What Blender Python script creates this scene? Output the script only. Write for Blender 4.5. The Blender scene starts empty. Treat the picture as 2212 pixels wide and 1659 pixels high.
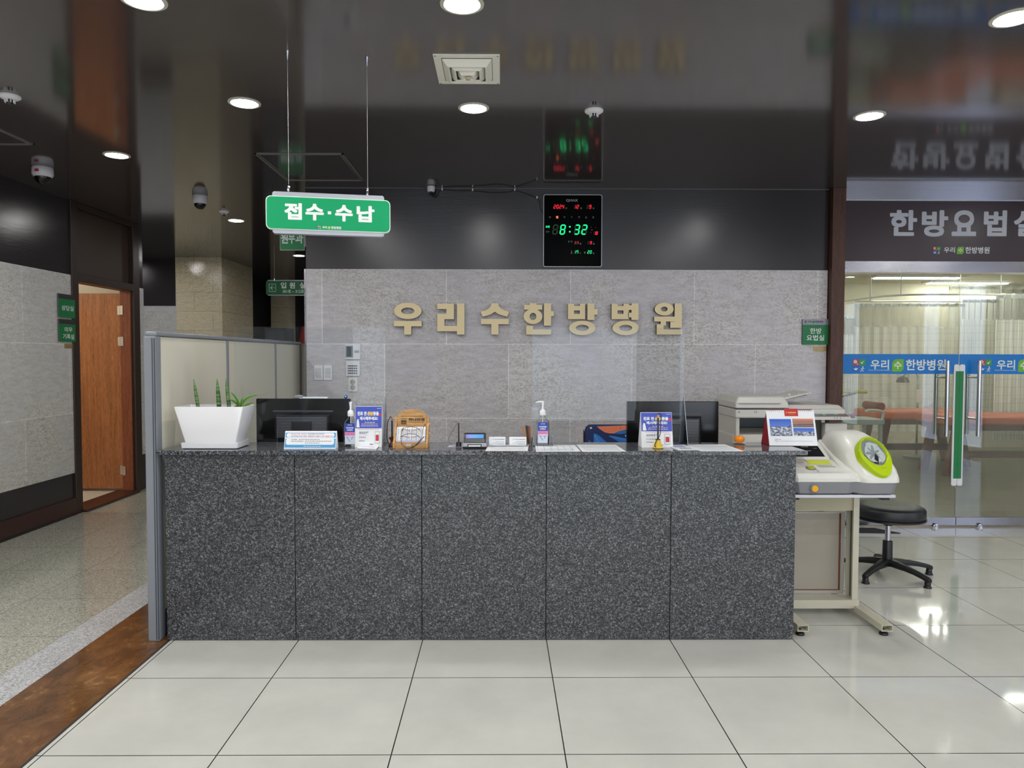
import bpy, bmesh, math, random
from mathutils import Vector, Matrix, Euler
random.seed(7)
C = bpy.context.scene.collection
SC = bpy.context.scene
PI = math.pi

# ------------------------------------------------------------------ camera
F = 1564.0                      # focal length in pixels of the 2212 x 1659 frame
EYE = 1.373
CEIL = 2.706
cd = bpy.data.cameras.new('camera'); cam = bpy.data.objects.new('camera', cd); C.objects.link(cam)
cd.sensor_fit = 'HORIZONTAL'; cd.sensor_width = 36.0; cd.lens = 36.0 * F / 2212
cd.shift_x = 12.4 / 2212
YAW, PITCH, ROLL = math.radians(.46), math.radians(2.16), math.radians(.1)
cam.location = (0, 0, EYE)
cam.matrix_world = Matrix.Translation((0, 0, EYE)) @ (Matrix.Rotation(-YAW, 4, 'Z') @ Matrix.Rotation(PI/2 - PITCH, 4, 'X') @ Matrix.Rotation(-ROLL * -1, 4, 'Z'))
cd.clip_start = .05; cd.clip_end = 100
SC.camera = cam
_R = cam.matrix_world.to_3x3()
def ray(px, py):
    return _R @ Vector(((px - 1106 + 12.4), -(py - 829.5), -F))
def at_y(px, py, y):
    d = ray(px, py); t = y / d.y
    return Vector((d.x * t, y, EYE + d.z * t))
def at_z(px, py, z):
    d = ray(px, py); t = (z - EYE) / d.z
    return Vector((d.x * t, d.y * t, z))
def at_x(px, py, x):
    d = ray(px, py); t = x / d.x
    return Vector((x, d.y * t, EYE + d.z * t))

# ------------------------------------------------------------------ world and exposure
w = bpy.data.worlds.new('world'); SC.world = w; w.use_nodes = True
w.node_tree.nodes['Background'].inputs[0].default_value = (.62, .72, 1, 1)
w.node_tree.nodes['Background'].inputs[1].default_value = .5
SC.view_settings.view_transform = 'Standard'; SC.view_settings.look = 'None'
SC.view_settings.gamma = 1; SC.view_settings.use_curve_mapping = False
SC.view_settings.exposure = 0.72
SC.cycles.use_denoising = True
SC.cycles.max_bounces = 10; SC.cycles.transparent_max_bounces = 24
SC.cycles.sample_clamp_indirect = 6
LAMP = 95.0          # radiance of the recessed downlights

def area(name, loc, rot, sx, sy, power, col=(1, 1, 1)):
    l = bpy.data.lights.new(name, 'AREA'); l.shape = 'RECTANGLE'; l.size = sx; l.size_y = sy
    l.energy = power; l.color = col
    o = bpy.data.objects.new(name, l); C.objects.link(o); o.location = loc; o.rotation_euler = rot
    return o
# daylight entering by the tall windows of the right wall and the shop windows behind the photographer
for i, (y0, y1) in enumerate([(-2.55, -2.0), (.1, .5), (1.0, 1.55)]):
    area('window_daylight', (6.76, (y0 + y1) / 2, 1.25), (0, PI/2, 0), 2.3, y1 - y0, 7.5 * (y1 - y0) * 2.3, (.62, .72, 1))
for xc in (-1.6, 1.4, 4.4):
    area('window_daylight', (xc, -5.9, 1.35), (PI/2, 0, 0), 2.2, 2.3, 22, (.86, .92, 1))

# ------------------------------------------------------------------ helpers
def lin(c):
    r = []
    for v in c[:3]:
        v = v / 255.0
        r.append(v / 12.92 if v <= .04045 else ((v + .055) / 1.055) ** 2.4)
    return (r[0], r[1], r[2], 1)
MC = {}
def mat(name, col, rough=.5, metal=0, ior=1.5, emit=0, alpha=1, coat=0, spec=None):
    if name in MC: return MC[name]
    m = bpy.data.materials.new(name); m.use_nodes = True; b = m.node_tree.nodes['Principled BSDF']
    b.inputs['Base Color'].default_value = lin(col); b.inputs['Roughness'].default_value = rough
    b.inputs['Metallic'].default_value = metal; b.inputs['IOR'].default_value = ior
    b.inputs['Coat Weight'].default_value = coat
    if spec is not None: b.inputs['Specular IOR Level'].default_value = spec
    if emit:
        b.inputs['Emission Color'].default_value = lin(col); b.inputs['Emission Strength'].default_value = emit
    b.inputs['Alpha'].default_value = alpha
    m.diffuse_color = lin(col)
    MC[name] = m
    return m
def nn(m, t, **kw):
    n = m.node_tree.nodes.new(t)
    for k, v in kw.items():
        if k in n.inputs: n.inputs[k].default_value = v
        else: setattr(n, k, v)
    return n
def lk(m, a, b): m.node_tree.links.new(a, b)
def bs(m): return m.node_tree.nodes['Principled BSDF']
def ramp(m, fac, stops):
    r = nn(m, 'ShaderNodeValToRGB'); e = r.color_ramp.elements
    while len(e) < len(stops): e.new(.5)
    for i, (p, c) in enumerate(stops):
        e[i].position = p; e[i].color = lin(c)
    lk(m, fac, r.inputs[0]); return r
def coords(m, expr_u, expr_v, sc=(1, 1)):
    """vector (u, v, 0) of the world position: expr = (axis, offset)"""
    g = nn(m, 'ShaderNodeNewGeometry'); s = nn(m, 'ShaderNodeSeparateXYZ'); lk(m, g.outputs['Position'], s.inputs[0])
    c = nn(m, 'ShaderNodeCombineXYZ')
    for i, (ax, off) in enumerate((expr_u, expr_v)):
        a = nn(m, 'ShaderNodeMath', operation='ADD'); lk(m, s.outputs[ax], a.inputs[0]); a.inputs[1].default_value = off
        lk(m, a.outputs[0], c.inputs[i])
    return c.outputs[0], g.outputs['Position']
def noise(m, vec, scale, detail=4, rough=.6, stretch=None):
    if stretch:
        mp = nn(m, 'ShaderNodeMapping'); mp.inputs['Scale'].default_value = stretch; lk(m, vec, mp.inputs[0]); vec = mp.outputs[0]
    n = nn(m, 'ShaderNodeTexNoise'); n.inputs['Scale'].default_value = scale; n.inputs['Detail'].default_value = detail
    n.inputs['Roughness'].default_value = rough; lk(m, vec, n.inputs['Vector']); return n
def mixc(m, fac, a, b, mode='MIX'):
    x = nn(m, 'ShaderNodeMix', data_type='RGBA', blend_type=mode)
    for sock, val in ((x.inputs[0], fac), (x.inputs[6], a), (x.inputs[7], b)):
        if isinstance(val, (int, float)): sock.default_value = val
        elif isinstance(val, tuple): sock.default_value = val
        else: lk(m, val, sock)
    return x.outputs[2]
def bump(m, h, strength, dist=.002):
    b = nn(m, 'ShaderNodeBump'); b.inputs['Strength'].default_value = strength; b.inputs['Distance'].default_value = dist
    lk(m, h, b.inputs['Height']); lk(m, b.outputs[0], bs(m).inputs['Normal'])
def brick(m, vec, bw, rh, mortar, off, c1, c2, cm, smooth=.1):
    b = nn(m, 'ShaderNodeTexBrick', offset=off, squash=1.0)
    b.inputs['Scale'].default_value = 1; b.inputs['Brick Width'].default_value = bw; b.inputs['Row Height'].default_value = rh
    b.inputs['Mortar Size'].default_value = mortar; b.inputs['Mortar Smooth'].default_value = smooth
    b.inputs['Color1'].default_value = lin(c1); b.inputs['Color2'].default_value = lin(c2); b.inputs['Mortar'].default_value = lin(cm)
    lk(m, vec, b.inputs['Vector']); return b

def stone_mat(name, u, v, bw=.989, rh=.593, off=.5, base=(222, 219, 220), rough=.45, joint=(255, 255, 255)):
    m = mat(name, base, rough)
    vec, pos = coords(m, u, v)
    b = brick(m, vec, bw, rh, .003, off, tuple(min(255, x + 5) for x in base), tuple(x - 7 for x in base), joint)
    n1 = noise(m, pos, 14, 6, .7, (.6, .6, 2.6))
    n2 = noise(m, pos, 80, 3, .6, (.8, .8, 1.25))
    n3 = noise(m, pos, 1.7, 3, .5)
    r1 = ramp(m, n1.outputs[0], [(.35, (236, 233, 233)), (.6, (255, 255, 255))])
    r2 = ramp(m, n2.outputs[0], [(.40, (196, 190, 187)), (.455, (212, 207, 204)), (.485, (252, 252, 252)), (.62, (255, 255, 255))])
    r3 = ramp(m, n3.outputs[0], [(.3, (238, 238, 244)), (.7, (255, 254, 250))])
    c = mixc(m, 1.0, b.outputs[0], r1.outputs[0], 'MULTIPLY')
    sp = mixc(m, ramp(m, n3.outputs[0], [(.35, (70, 70, 70)), (.7, (235, 235, 235))]).outputs[0], (1, 1, 1, 1), r2.outputs[0])
    c = mixc(m, 1.0, c, sp, 'MULTIPLY'); c = mixc(m, 1.0, c, r3.outputs[0], 'MULTIPLY')
    lk(m, c, bs(m).inputs['Base Color'])
    bump(m, n2.outputs[0], .25, .003)
    return m
def glossy_dark(name, col, rough, stretch, bstr, ior=1.5):
    m = mat(name, col, rough, ior=ior)
    g = nn(m, 'ShaderNodeNewGeometry')
    n = noise(m, g.outputs['Position'], 9, 5, .7, stretch)
    r = nn(m, 'ShaderNodeMapRange'); lk(m, n.outputs[0], r.inputs[0])
    r.inputs[3].default_value = rough * .75; r.inputs[4].default_value = rough * 1.3
    lk(m, r.outputs[0], bs(m).inputs['Roughness'])
    bump(m, n.outputs[0], bstr, .002)
    return m
def granite(name, stops, scale, rough, ior=1.5, stretch=(1, 1, 1)):
    m = mat(name, stops[1][1], rough, ior=ior)
    g = nn(m, 'ShaderNodeNewGeometry')
    mp = nn(m, 'ShaderNodeMapping'); mp.inputs['Scale'].default_value = stretch
    lk(m, g.outputs['Position'], mp.inputs[0])
    n = noise(m, mp.outputs[0], scale * .5, 3, .7)
    add = mixc(m, .018, mp.outputs[0], n.outputs['Color'], 'ADD')
    v = nn(m, 'ShaderNodeTexVoronoi'); v.inputs['Scale'].default_value = scale; lk(m, add, v.inputs['Vector'])
    n2 = noise(m, mp.outputs[0], scale * 2.2, 3, .7)
    s = nn(m, 'ShaderNodeSeparateColor'); lk(m, v.outputs['Color'], s.inputs[0])
    mx = nn(m, 'ShaderNodeMath', operation='MULTIPLY_ADD'); lk(m, n2.outputs[0], mx.inputs[0]); mx.inputs[1].default_value = .9
    sub = nn(m, 'ShaderNodeMath', operation='MULTIPLY_ADD'); lk(m, s.outputs[0], sub.inputs[0]); sub.inputs[1].default_value = .55; sub.inputs[2].default_value = -.22
    lk(m, sub.outputs[0], mx.inputs[2])
    r = ramp(m, mx.outputs[0], stops)
    lk(m, r.outputs[0], bs(m).inputs['Base Color'])
    return m
def wood(name, c1, c2, axis='Z', rough=.4, scale=6):
    m = mat(name, c1, rough)
    t = nn(m, 'ShaderNodeTexCoord')
    st = {'Z': (7, 7, .5), 'X': (.5, 7, 7), 'Y': (7, .5, 7)}[axis]
    n = noise(m, t.outputs['Object'], scale, 6, .7, st)
    n2 = noise(m, t.outputs['Object'], scale * 6, 3, .6, st)
    r = ramp(m, n.outputs[0], [(.3, c2), (.55, c1), (.75, tuple(min(255, x + 14) for x in c1))])
    r2 = ramp(m, n2.outputs[0], [(.35, (205, 200, 195)), (.6, (255, 255, 255))])
    lk(m, mixc(m, 1.0, r.outputs[0], r2.outputs[0], 'MULTIPLY'), bs(m).inputs['Base Color'])
    return m
def glassy(name, tint=(250, 252, 252), ior=1.45, rough=0.0):
    """thin clear sheet: straight-through light plus a Fresnel reflection"""
    if name in MC: return MC[name]
    m = bpy.data.materials.new(name); m.use_nodes = True; nt = m.node_tree
    nt.nodes.remove(nt.nodes['Principled BSDF'])
    tr = nn(m, 'ShaderNodeBsdfTransparent'); tr.inputs[0].default_value = lin(tint)
    gl = nn(m, 'ShaderNodeBsdfGlossy'); gl.inputs['Roughness'].default_value = rough
    fr = nn(m, 'ShaderNodeFresnel'); fr.inputs[0].default_value = ior
    mx = nn(m, 'ShaderNodeMixShader'); lk(m, fr.outputs[0], mx.inputs[0]); lk(m, tr.outputs[0], mx.inputs[1]); lk(m, gl.outputs[0], mx.inputs[2])
    lk(m, mx.outputs[0], nt.nodes['Material Output'].inputs[0])
    MC[name] = m; return m
def sheer(name, col, op, rough=.8, vecfn=None):
    """cloth or film that lets part of the light through"""
    if name in MC: return MC[name]
    m = bpy.data.materials.new(name); m.use_nodes = True; nt = m.node_tree
    nt.nodes.remove(nt.nodes['Principled BSDF'])
    tr = nn(m, 'ShaderNodeBsdfTransparent'); df = nn(m, 'ShaderNodeBsdfDiffuse'); df.inputs[0].default_value = lin(col)
    mx = nn(m, 'ShaderNodeMixShader'); mx.inputs[0].default_value = op
    lk(m, tr.outputs[0], mx.inputs[1]); lk(m, df.outputs[0], mx.inputs[2])
    lk(m, mx.outputs[0], nt.nodes['Material Output'].inputs[0])
    if vecfn: vecfn(m, mx, df)
    MC[name] = m; return m

class MB:
    def __init__(s): s.v = []; s.f = []; s.m = []
    def add(s, vs, fs, m=0):
        o = len(s.v); s.v += [tuple(v) for v in vs]
        for f in fs: s.f.append(tuple(i + o for i in f)); s.m.append(m)
        return s
    def box(s, x0, x1, y0, y1, z0, z1, m=0):
        vs = [(x, y, z) for z in (z0, z1) for y in (y0, y1) for x in (x0, x1)]
        return s.add(vs, [(0, 2, 3, 1), (4, 5, 7, 6), (0, 1, 5, 4), (2, 6, 7, 3), (0, 4, 6, 2), (1, 3, 7, 5)], m)
    def prism(s, pts, a0, a1, ax='y', m=0):
        """polygon extruded along ax. ax y: pts (x,z); ax x: pts (y,z); ax z: pts (x,y)"""
        def P(p, a): return {'y': (p[0], a, p[1]), 'x': (a, p[0], p[1]), 'z': (p[0], p[1], a)}[ax]
        n = len(pts); vs = [P(p, a0) for p in pts] + [P(p, a1) for p in pts]
        fs = [tuple(range(n)), tuple(range(2 * n - 1, n - 1, -1))] + [(i, i + n, (i + 1) % n + n, (i + 1) % n) for i in range(n)]
        return s.add(vs, fs, m)
    def ring(s, cx, cz, ro, ri, y0, y1, n=40, m=0):
        """elliptic ring in the xz plane; ro, ri are (rx, rz)"""
        vs = []
        for y in (y0, y1):
            for r in (ro, ri):
                for i in range(n):
                    a = 2 * PI * i / n; vs.append((cx + r[0] * math.cos(a), y, cz + r[1] * math.sin(a)))
        fs = []
        for i in range(n):
            j = (i + 1) % n
            fs += [(i, j, n + j, n + i), (2*n + i, 3*n + i, 3*n + j, 2*n + j), (i, 2*n + i, 2*n + j, j), (n + i, n + j, 3*n + j, 3*n + i)]
        return s.add(vs, fs, m)
    def bars(s, x0, x1, z0, z1, y, m=0, n=6):
        """a line of print too small to read: a row of short dashes"""
        rnd = random.Random(int((x0 * 977 + z0 * 7919) * 1e4)); x = x0; W = (x1 - x0) / n; e = .0002
        while x < x1 - W * .3:
            w_ = min(W * rnd.uniform(.5, 1.0), x1 - x); s.box(x, x + w_, y, y + e, z0 + (z1 - z0) * .25, z1 - (z1 - z0) * .1, m); x += w_ + W * .22
        return s
    def lathe(s, prof, c=(0, 0, 0), n=32, ax='z', m=0, sx=1, sy=1):
        if len(prof) == 2 and prof[0][1] == prof[1][1]:
            r, h = prof[1]; vs = []
            for i in range(n):
                a = 2 * PI * i / n; x, y = r * math.cos(a) * sx, r * math.sin(a) * sy
                p = {'z': (x, y, h), 'y': (x, h, y), 'x': (h, x, y)}[ax]; vs.append((c[0] + p[0], c[1] + p[1], c[2] + p[2]))
            return s.add(vs, [tuple(range(n))], m)
        vs = []; k = len(prof)
        for r, h in prof:
            for i in range(n):
                a = 2 * PI * i / n; x, y = r * math.cos(a) * sx, r * math.sin(a) * sy
                p = {'z': (x, y, h), 'y': (x, h, y), 'x': (h, x, y)}[ax]
                vs.append((c[0] + p[0], c[1] + p[1], c[2] + p[2]))
        fs = []
        for q in range(k - 1):
            for i in range(n):
                j = (i + 1) % n; fs.append((q*n + i, q*n + j, (q+1)*n + j, (q+1)*n + i))
        if prof[0][0] > 1e-6: fs.append(tuple(range(n - 1, -1, -1)))
        if prof[-1][0] > 1e-6: fs.append(tuple((k-1)*n + i for i in range(n)))
        return s.add(vs, fs, m)
    def cyl(s, c, r, h, ax='z', n=24, m=0, r2=None):
        return s.lathe([(r, 0), (r if r2 is None else r2, h)], c, n, ax, m)
    def tube(s, pts, r, n=8, m=0):
        pts = [Vector(p) for p in pts]; vs = []; k = len(pts); up = None
        rr = r if isinstance(r, (list, tuple)) else [r] * k
        for i, p in enumerate(pts):
            d = (pts[min(i + 1, k - 1)] - pts[max(i - 1, 0)]).normalized()
            if up is None:
                up = Vector((0, 0, 1)) if abs(d.z) < .9 else Vector((1, 0, 0))
            a = d.cross(up)
            if a.length < 1e-4: a = d.cross(Vector((0, 1, .1)))
            a.normalize(); b = a.cross(d).normalized(); up = b
            for j in range(n):
                t = 2 * PI * j / n; vs.append(p + a * (rr[i] * math.cos(t)) + b * (rr[i] * math.sin(t)))
        fs = [(i*n + j, i*n + (j+1) % n, (i+1)*n + (j+1) % n, (i+1)*n + j) for i in range(k - 1) for j in range(n)]
        fs += [tuple(range(n - 1, -1, -1)), tuple((k-1)*n + j for j in range(n))]
        return s.add(vs, fs, m)
    def grid(s, fn, nu, nv, m=0):
        vs = [fn(i / nu, j / nv) for j in range(nv + 1) for i in range(nu + 1)]
        return s.add(vs, [(j*(nu+1)+i, j*(nu+1)+i+1, (j+1)*(nu+1)+i+1, (j+1)*(nu+1)+i) for j in range(nv) for i in range(nu)], m)
    def ball(s, c, r, sx=1, sy=1, sz=1, n=20, m=0, z0=-PI/2, z1=PI/2):
        k = 12; prof = []
        for i in range(k + 1):
            a = z0 + (z1 - z0) * i / k; prof.append((r * math.cos(a), r * math.sin(a) * sz))
        return s.lathe([(max(p, 0), h) for p, h in prof], c, n, 'z', m, sx, sy)
    def loft(s, secs, m=0, cap=True):
        n = len(secs[0]); vs = [p for q in secs for p in q]; k = len(secs)
        fs = [(i*n + j, i*n + (j+1) % n, (i+1)*n + (j+1) % n, (i+1)*n + j) for i in range(k - 1) for j in range(n)]
        if cap: fs += [tuple(range(n - 1, -1, -1)), tuple((k-1)*n + j for j in range(n))]
        return s.add(vs, fs, m)
    def text(s, t, x0, x1, z0, z1, y, depth=.001, m=0, off=.02, keep=False, res=4):
        """lettering in the xz plane that fills the box and faces -y"""
        cu = bpy.data.curves.new('t', 'FONT'); cu.body = t; cu.offset = min(off, .006); cu.resolution_u = res
        ob = bpy.data.objects.new('t', cu); C.objects.link(ob)
        bpy.context.view_layer.update()
        me = bpy.data.meshes.new_from_object(ob.evaluated_get(bpy.context.evaluated_depsgraph_get()))
        bpy.data.objects.remove(ob); bpy.data.curves.remove(cu)
        if not len(me.vertices): return s
        xs = [v.co.x for v in me.vertices]; ys = [v.co.y for v in me.vertices]
        ax, bx, ay, by = min(xs), max(xs), min(ys), max(ys)
        R_ = max(0, off - .006); ax -= R_; bx += R_; ay -= R_; by += R_
        kx = (x1 - x0) / max(bx - ax, 1e-6); kz = (z1 - z0) / max(by - ay, 1e-6)
        if keep: kx = kz = min(kx, kz)
        xo = (x0 + x1) / 2 - kx * (ax + bx) / 2; zo = (z0 + z1) / 2 - kz * (ay + by) / 2
        P = [(xo + kx * v.co.x, y, zo + kz * v.co.y) for v in me.vertices]
        fs = [tuple(p.vertices) for p in me.polygons]
        s.add(P, fs, m)
        if R_ > .004:
            for q in range(8):
                dx, dz = R_ * kx * math.cos(q * PI / 4) * (1.2 if q % 2 else 1), R_ * kz * math.sin(q * PI / 4) * (1.2 if q % 2 else 1)
                s.add([(p[0] + dx, y + .00001 * (q + 1), p[2] + dz) for p in P], fs, m)
            depth = 0
        if depth > .0012:
            ec = {}
            for f in fs:
                for i in range(len(f)):
                    e = (f[i], f[(i + 1) % len(f)]); ec[tuple(sorted(e))] = None if tuple(sorted(e)) in ec else e
            s.add([(p[0], y + depth, p[2]) for p in P], [], m)
            o = len(s.v) - 2 * len(P)
            for e in ec.values():
                if e: s.f.append((o + e[1], o + e[0], o + e[0] + len(P), o + e[1] + len(P))); s.m.append(m)
        bpy.data.meshes.remove(me)
        return s
    def xf(s, M_, start=0):
        s.v = s.v[:start] + [tuple(M_ @ Vector(v)) for v in s.v[start:]]; return s
    def build(s, name, mats, parent=None, bevel=0, smooth=False, seg=2, label=None, sub=0, kind=None, loc=None, rot=None, angle=40):
        me = bpy.data.meshes.new(name); me.from_pydata(s.v, [], s.f); me.update()
        if not isinstance(mats, (list, tuple)): mats = [mats]
        for q in mats: me.materials.append(q)
        for i, p in enumerate(me.polygons): p.material_index = s.m[i]; p.use_smooth = smooth
        bm = bmesh.new(); bm.from_mesh(me); bmesh.ops.recalc_face_normals(bm, faces=bm.faces); bm.to_mesh(me); bm.free()
        o = bpy.data.objects.new(name, me); C.objects.link(o)
        if parent is not None: o.parent = parent
        if loc: o.location = loc
        if rot: o.rotation_euler = rot
        if sub:
            q = o.modifiers.new('s', 'SUBSURF'); q.levels = sub; q.render_levels = sub
        if bevel:
            q = o.modifiers.new('b', 'BEVEL'); q.width = bevel; q.segments = seg; q.limit_method = 'ANGLE'; q.angle_limit = math.radians(angle)
            q.harden_normals = False
        if smooth and not sub:
            me.set_sharp_from_angle(angle=math.radians(angle))
        if label: o['label'] = label
        if kind: o['kind'] = kind
        return o
def thing(name, label, cat, loc=(0, 0, 0), rotz=0, group=None):
    o = bpy.data.objects.new(name, None); C.objects.link(o); o.empty_display_size = .05
    o.location = loc; o.rotation_euler = (0, 0, rotz); o['label'] = label; o['category'] = cat
    if group: o['group'] = group
    return o
def tag(o, label, cat, group=None):
    o['label'] = label; o['category'] = cat
    if group: o['group'] = group
    return o
def struct(mb, name, mats, **k): return mb.build(name, mats, kind='structure', **k)
def dup(root, loc, rotz, label=None, group=None):
    r = root.copy(); C.objects.link(r); r.location = loc; r.rotation_euler = (0, 0, rotz)
    if label: r['label'] = label
    if group: r['group'] = group
    for ch in list(root.children):
        c = ch.copy(); C.objects.link(c); c.parent = r
        for g in ch.children:
            d = g.copy(); C.objects.link(d); d.parent = c
    return r
def rrect(x0, x1, z0, z1, r, n=5):
    p = []
    for cx, cz, a0 in ((x1 - r, z0 + r, -PI/2), (x1 - r, z1 - r, 0), (x0 + r, z1 - r, PI/2), (x0 + r, z0 + r, PI)):
        for i in range(n + 1):
            a = a0 + PI / 2 * i / n; p.append((cx + r * math.cos(a), cz + r * math.sin(a)))
    return p
def spline(pts, n=8):
    P = [Vector(p) for p in pts]; P = [P[0] * 2 - P[1]] + P + [P[-1] * 2 - P[-2]]; out = []
    for i in range(1, len(P) - 2):
        a, b, c, d = P[i-1:i+3]
        for k in range(n):
            t = k / n
            out.append(.5 * ((2*b) + (c - a) * t + (2*a - 5*b + 4*c - d) * t*t + (3*b - a - 3*c + d) * t**3))
    out.append(P[-2]); return out

# ------------------------------------------------------------------ materials
WX0 = -1.547; WY = 5.79
STONE = stone_mat('stone_back', (0, 1.42 + .989 * 6), (2, -.287 + .593))
STONE_SIDE = stone_mat('stone_side', (1, -5.62 + .6 * 20), (2, -.287 + .593), bw=1.2, base=(224, 224, 219))
DARK = glossy_dark('dark_panel', (42, 38, 42), .2, (.7, .7, 10), .22)
CEILM = glossy_dark('ceiling_film', (72, 66, 66), .10, (.35, 1.6, 1), .035, ior=1.85)
SKIRT = glossy_dark('red_brown_skirting', (58, 28, 26), .3, (.5, .5, 6), .1)
BROWN = wood('dark_brown_wood', (92, 58, 44), (72, 44, 34), 'Z', .5)
FRAMEB = mat('door_frame_brown', (50, 33, 27), .35)
DOORW = wood('door_wood', (190, 124, 78), (156, 96, 58), 'Z', .35)
JAMBW = wood('jamb_wood', (150, 84, 56), (122, 64, 42), 'Z', .35)
STEEL = mat('stainless_steel', (168, 168, 172), .18, 1)
m = STEEL; g_ = nn(m, 'ShaderNodeNewGeometry'); bump(m, noise(m, g_.outputs['Position'], 60, 3, .6, (.15, .15, 6)).outputs[0], .12, .001)
CHROME = mat('chrome', (205, 205, 210), .12, 1)
WHITE = mat('white_plastic', (238, 238, 240), .35)
OFFW = mat('off_white_paint', (230, 229, 222), .4)
PAPER = mat('white_paper', (238, 240, 242), .6)
BLACK = mat('black_plastic', (20, 20, 22), .35)
GLOSSB = mat('gloss_black', (8, 8, 10), .06)
GREY = mat('grey_plastic', (120, 122, 126), .4)
SILVER = mat('silver_plastic', (160, 162, 166), .35, .4)
ACRYL = glassy('clear_acrylic', (249, 251, 252), 1.33)
ACRYL2 = glassy('acrylic_thick', (246, 249, 252), 1.5)
EDGE = mat('acrylic_edge', (205, 215, 222), .2, alpha=.55)
GLASS = glassy('door_glass', (236, 242, 238), 1.5)
TILE = mat('floor_tile', (205, 206, 198), .07, ior=1.42)
m = TILE; vec, pos = coords(m, (0, -.225 + .6 * 40), (1, -3.05 + .6 * 40))
b = brick(m, vec, .6, .6, .0022, 0, (208, 208, 200), (205, 205, 197), (44, 42, 38), .0)
n = noise(m, pos, 3, 5, .6); r = ramp(m, n.outputs[0], [(.3, (240, 240, 240)), (.7, (255, 255, 255))])
lk(m, mixc(m, 1.0, b.outputs[0], r.outputs[0], 'MULTIPLY'), bs(m).inputs['Base Color'])
COUNTER = granite('granite_front', [(.2, (16, 17, 18)), (.36, (42, 44, 46)), (.54, (62, 65, 68)), (.70, (94, 97, 101)), (.84, (164, 166, 170))], 200, .3, stretch=(1, 1, 1.15))
SLAB = granite('granite_slab', [(.2, (16, 16, 18)), (.36, (46, 48, 51)), (.52, (72, 75, 80)), (.68, (108, 112, 118)), (.8, (150, 152, 158))], 215, .03, ior=1.6)
CORR = granite('granite_floor', [(.15, (104, 102, 94)), (.35, (152, 151, 138)), (.55, (178, 178, 164)), (.8, (206, 206, 194))], 190, .12, ior=1.5)
m = CORR; vec, pos = coords(m, (0, 2.145 + .512 * 20), (1, -3.51 + .555 * 20))
b = brick(m, vec, .512, .555, .0014, 0, (255, 255, 255), (244, 244, 244), (120, 118, 108), .0)
old = bs(m).inputs['Base Color'].links[0].from_socket; lk(m, mixc(m, 1.0, old, b.outputs[0], 'MULTIPLY'), bs(m).inputs['Base Color'])
PALE = granite('pale_granite', [(.15, (96, 96, 96)), (.35, (164, 165, 166)), (.55, (196, 197, 198)), (.8, (220, 220, 220))], 170, .3)
MARB = mat('brown_marble', (120, 80, 45), .12)
m = MARB; g_ = nn(m, 'ShaderNodeNewGeometry')
n = noise(m, g_.outputs['Position'], 8, 9, .72, (1.2, .8, 1)); n.inputs['Distortion'].default_value = .7
r = ramp(m, n.outputs[0], [(.3, (74, 48, 26)), (.45, (98, 64, 35)), (.58, (116, 78, 44)), (.67, (150, 112, 70)), (.74, (106, 70, 40))])
lk(m, r.outputs[0], bs(m).inputs['Base Color'])
FABRIC = mat('cream_fabric', (226, 222, 204), .9)
m = FABRIC; g_ = nn(m, 'ShaderNodeNewGeometry'); bump(m, noise(m, g_.outputs['Position'], 260, 3).outputs[0], .3, .001)
POST = mat('partition_grey', (134, 139, 146), .4)
POSTD = mat('partition_groove', (66, 72, 84), .5)
GREEN = mat('sign_green', (0, 158, 100), .5, spec=.3)
DGREEN = mat('door_sign_green', (14, 122, 66), .35)
LETW = mat('sign_white', (236, 242, 238), .4)
GOLD = mat('champagne_gold', (244, 224, 176), .45)
GOLDS = mat('gold_letter_side', (88, 72, 48), .5)
RED = mat('red', (190, 30, 48), .5)
LAMPM = bpy.data.materials.new('lamp_glow'); LAMPM.use_nodes = True; b = bs(LAMPM)
b.inputs['Base Color'].default_value = (0.8, .8, .8, 1); b.inputs['Emission Color'].default_value = (1, .985, .965, 1); b.inputs['Emission Strength'].default_value = LAMP

# ------------------------------------------------------------------ the setting
struct(MB().box(-1.6, 7, -6.2, WY + .03, -.1, 0), 'floor', TILE)
struct(MB().box(-6.5, -2.145, -6.2, 15, -.1, 0).box(-2.145, WX0 - .02, 6.2, 15, -.1, 0), 'floor', CORR)
struct(MB().box(-2.145, -1.96, -6.2, 6.2, -.1, 0.0), 'floor', PALE)
struct(MB().box(-1.96, -1.6, -6.2, 6.2, -.1, 0.0), 'floor', MARB)
struct(MB().box(-1.603, -1.593, -6.2, 5.79, -.02, .0012), 'trim_1', mat('dark_floor_trim', (66, 66, 70), .4, .5))
struct(MB().box(-7, 7, -6.3, 15, CEIL, CEIL + .12), 'ceiling', CEILM)
ST_T, ST_B = 2.066, .363
def clad_wall(name, boxes_fn, mats): struct(boxes_fn, name, mats)
# back wall: stone with a dark glossy band above, dark plinth below
wb = MB().box(WX0, 2.612, WY, WY + .2, ST_B, ST_T, 0).box(WX0, 2.612, WY + .006, WY + .2, ST_T, CEIL, 1).box(WX0, 2.612, WY + .006, WY + .2, 0, ST_B, 1)
wb.box(WX0 - .012, WX0 + .0, WY - .004, WY + .2, 0, ST_T, 2)
struct(wb, 'wall_back', [STONE, DARK, STEEL])
struct(MB().box(WX0, 2.612, WY - .002, WY + .006, CEIL - .0035, CEIL), 'trim_7', mat('caulk_line', (120, 118, 118), .6))
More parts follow.
